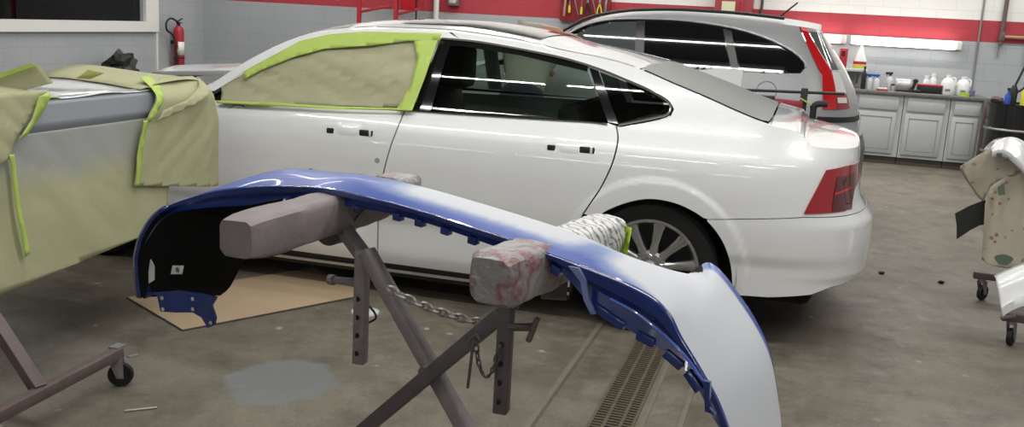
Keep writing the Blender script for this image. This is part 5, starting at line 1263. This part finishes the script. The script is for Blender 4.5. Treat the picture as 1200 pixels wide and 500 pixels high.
# red tool board with hand tools
a = ony(656, 24, 12.86); b2 = ony(716, 0, 12.86)
tbz = a.z-.0
tb_ = tag(MB().box((a.x, 12.83, tbz), (b2.x, WALLY-.002, 2.3), .004).obj('tool_board', REDDARK), 'dark red wall board hung with hand tools', 'tool board')
tools = [(661, 'hammer', 'hammer hanging leftmost on the red tool board'), (667, 'screwdriver', 'yellow handled screwdriver second on the red tool board'), (674, 'wrench', 'steel wrench slanting third on the red tool board'), (681, 'screwdriver', 'screwdriver fourth from left on the red tool board'), (688, 'pliers', 'pliers in the middle right of the red tool board'), (695, 'wrench', 'steel wrench sixth from left on the red tool board'), (702, 'pliers', 'pliers second from right on the red tool board'), (709, 'hammer', 'hammer hanging rightmost on the red tool board')]
for i, (px, kind, lab) in enumerate(tools):
    c = ony(px, 17-2*(i % 3), 12.80); t = thing(kind, c, lab, 'tool', 'hand tools on the red board'); hm = [WOOD, YELLOWP, GREYMETAL, PALEG, BLACKPLASTIC][i % 5]
    if kind == 'hammer':
        MB().bar(c+Vector((0, 0, -.02)), c+Vector((.01, 0, .22)), .028, .02).obj('handle', hm, t); MB().bar(c+Vector((-.05, 0, .23)), c+Vector((.06, 0, .23)), .035).obj('head', GREYMETAL, t)
    elif kind == 'screwdriver':
        MB().lathe([(.015, 0), (.018, .05), (.012, .1)], 12, c).obj('handle', YELLOWP, t); MB().tube([c+Vector((0, 0, .1)), c+Vector((0, 0, .22))], .006).obj('shaft', GREYMETAL, t)
    elif kind == 'wrench':
        MB().bar(c+Vector((.05, 0, -.06)), c+Vector((-.03, 0, .2)), .026, .012).obj('handle', GREYMETAL, t); MB().lathe([(.014, -.008), (.03, -.008), (.03, .008), (.014, .008)], 14, c+Vector((-.035, 0, .22)), (0, 1, 0), close=True).obj('jaw', GREYMETAL, t)
    else:
        MB().tube(cr1([c+Vector((-.03, 0, -.03)), c+Vector((-.025, 0, .06)), c+Vector((0, 0, .13))], 4), .010).tube(cr1([c+Vector((.03, 0, -.03)), c+Vector((.025, 0, .06)), c+Vector((0, 0, .13))], 4), .010).obj('handle', hm, t); MB().bar(c+Vector((0, 0, .12)), c+Vector((0, 0, .2)), .03, .014).obj('jaw', GREYMETAL, t)
# red cabinet with a notice
a = ony(838, 16, 12.7); b2 = ony(883, 0, 12.7)
t = thing('red_locker', ((a.x+b2.x)/2, 12.7, 0), 'tall red locker on back wall behind the crossover with a framed notice', 'locker')
MB().box((a.x, 12.55, 0), (b2.x, WALLY-.01, 2.1), .006).obj('body', REDDARK, t); MB().box(((a.x+b2.x)/2+.09, 12.53, .1), ((a.x+b2.x)/2+.12, 12.55, 2.05)).obj('door_edge', REDPAINT, t, smooth=False)
a = ony(845, 15, 12.54); b2 = ony(862, 2, 12.54); MB().box((a.x, 12.53, a.z), (b2.x, 12.548, b2.z)).obj('notice', mat('notice_paper', (.62, .62, .42), .7), t, smooth=False)
x_ = ony(893, 6, 12.86).x; tag(MB().tube([(x_, 12.88, .9), (x_, 12.88, 3.6)], .018).obj('wall_pipe', STEELDARK), 'thin dark pipe on the back wall near the crossover antenna', 'pipe')
# red steel rack (left back)
RYY = 12.3; xs = [ony(421, 12, RYY).x, ony(464, 12, RYY).x, ony(478, 6, RYY).x, ony(488, 6, RYY).x]
t = thing('red_rack', (xs[1], RYY, 0), 'red steel rack standing at the back wall beyond the sedan roof', 'rack')
for x in xs[:2]: MB().bar((x, RYY, 0), (x, RYY, 2.4), .05).obj('post', REDPAINT, t)
for (q0, q1) in (((421, 14), (458, 7)), ((464, 17), (490, 11))): MB().bar(ony(*q0, RYY), ony(*q1, RYY), .035).obj('brace', REDPAINT, t)
MB().box((ony(470, 0, RYY).x, RYY-.02, ony(476, 12, RYY).z), (ony(487, 0, RYY).x, RYY+.3, 2.2), .006).obj('side_panel', mat('bright_red_panel', (.45, .01, .02), .4), t)
MB().bar((xs[3], RYY, 0), (xs[3], RYY, 2.4), .02).obj('post', BLACKPLASTIC, t)
MB().bar((xs[0], RYY, 2.38), (xs[3], RYY, 2.38), .04).obj('top_rail', REDPAINT, t)
x_ = ony(510.5, 10, 12.82).x; tag(MB().tube([(x_, 12.84, 0), (x_, 12.84, 3.8)], .04, 16).obj('wall_pipe', FRAMEWHITE), 'cream vertical pipe on back wall above the sedan roof', 'pipe')
a = ony(524, 6, 12.82); b2 = ony(537, -8, 12.82); t = thing('electrical_box', ((a.x+b2.x)/2, 12.86, a.z), 'grey electrical box on the red band right of the cream pipe', 'electrical box'); MB().box((a.x, 12.82, a.z), (b2.x, WALLY-.002, b2.z), .006).obj('box', GREYMETAL, t); MB().box((a.x+.03, 12.812, a.z+.03), (b2.x-.03, 12.82, b2.z-.02), .003).obj('cover', PALEG, t)

# fire extinguisher on the left wall
e0 = onx(210, 79, WALLX+.12); e1 = onx(209, 30, WALLX+.12); ec = Vector((WALLX+.12, e0.y, e0.z)); eh = e1.z-e0.z; er = .075
t = thing('fire_extinguisher', ec, 'red fire extinguisher hanging on the grey wall beside the window', 'fire extinguisher')
MB().lathe([(er*.9, 0), (er, .02), (er, eh*.86), (er*.8, eh*.95), (er*.35, eh), (.0001, eh)], 26, ec).obj('cylinder', REDPAINT, t)
MB().lathe([(er*.36, eh), (er*.36, eh+.05), (.0001, eh+.05)], 14, ec).bar(ec+Vector((0, -.05, eh+.05)), ec+Vector((.0, .09, eh+.10)), .022, .014).bar(ec+Vector((0, -.05, eh+.045)), ec+Vector((.0, .08, eh+.04)), .02, .012).obj('valve_handle', BLACKPLASTIC, t)
hp = [ec+Vector((.02, -.02, eh+.04)), ec+Vector((0, -.16, eh+.10)), ec+Vector((0, -.27, eh+.05)), ec+Vector((0, -.27, eh-.06)), ec+Vector((0, -.13, eh-.14)), ec+Vector((.02, -.10, eh-.3)), ec+Vector((.03, -.09, .15))]
MB().tube(cr1(hp, 6), .014, 10).obj('hose', BLACKPLASTIC, t); MB().lathe([(.016, 0), (.03, .14)], 14, ec+Vector((.03, -.09, .02))).obj('nozzle', BLACKPLASTIC, t)
def wrapl(z0, z1, a0, a1, mt, nm):
    rows = []
    for k in range(9):
        an = a0+(a1-a0)*k/8; d = Vector((math.cos(an), math.sin(an), 0))*(er+.002); rows.append([ec+d+UP*z0, ec+d+UP*z1])
    MB().grid(rows).obj(nm, mt, t, solid=.001)
wrapl(eh*.30, eh*.62, -1.1, .6, WHITEP, 'instruction_label'); wrapl(eh*.30, eh*.44, -1.3, -1.1, YELLOWP, 'yellow_tag')
MB().bar((WALLX+.002, ec.y, ec.z+eh*.6), (WALLX+.05, ec.y, ec.z+eh*.6), .05).obj('wall_hook', BLACKPLASTIC, t); MB().lathe([(er+.004, eh*.22), (er+.004, eh*.25)], 24, ec).obj('bracket', BLACKPLASTIC, t)

# black bag heap by the left wall
q = onx(141, 80, WALLX+.35)
t = thing('black_bag', (q.x, q.y, 0), 'black crumpled plastic bag heap against the grey wall under the window', 'bag')
MB().blob((q.x, q.y, .33), (.26, .3, .34), 22, 14, .25, 2).blob((q.x, q.y, q.z+.06), (.16, .17, .14), 18, 12, .7, 8).obj('bag_body', BLACKPLASTIC, t)

# white hood panel on trestles behind the windshield
HY = 8.6
pt = [ony(*q, HY) for q in [(214, 70), (240, 67.5), (300, 62.5), (322, 60.5)]]; pb = [ony(*q, HY-.9) for q in [(190, 84), (240, 79), (290, 76), (330, 73)]]
t = thing('hood_panel', ((pt[1].x+pb[1].x)/2, HY-.4, 0), 'loose white hood panel resting on trestles behind the sedan windshield', 'car part')
hz = (pt[1].z+pt[2].z)/2-.05
rows = []
for k in range(13):
    s_ = k/12; x0 = pt[0].x+.28+(pt[3].x+.3-pt[0].x)*s_; zz_ = hz-.05+.11*s_
    rows.append([Vector((x0-.05, HY-.9+.16*abs(s_-.5), zz_-.09)), Vector((x0-.04, HY-.88+.16*abs(s_-.5), zz_-.05)), Vector((x0, HY-.5, zz_)), Vector((x0, HY, zz_+.0)), Vector((x0, HY+.3, zz_-.01)), Vector((x0, HY+.32, zz_-.05))])
MB().grid(rows).obj('skin', WHITEPAINT, t, solid=.005)
for x in (rows[2][0].x, rows[10][0].x):
    m = MB().bar((x, HY-.75, hz-.13), (x, HY+.25, hz-.08), .06)
    for dy in (-.7, .2): m.bar((x, HY+dy, hz-.1), (x-.18, HY+dy, 0), .04).bar((x, HY+dy, hz-.1), (x+.18, HY+dy, 0), .04)
    m.obj('trestle', STEELDARK, t)
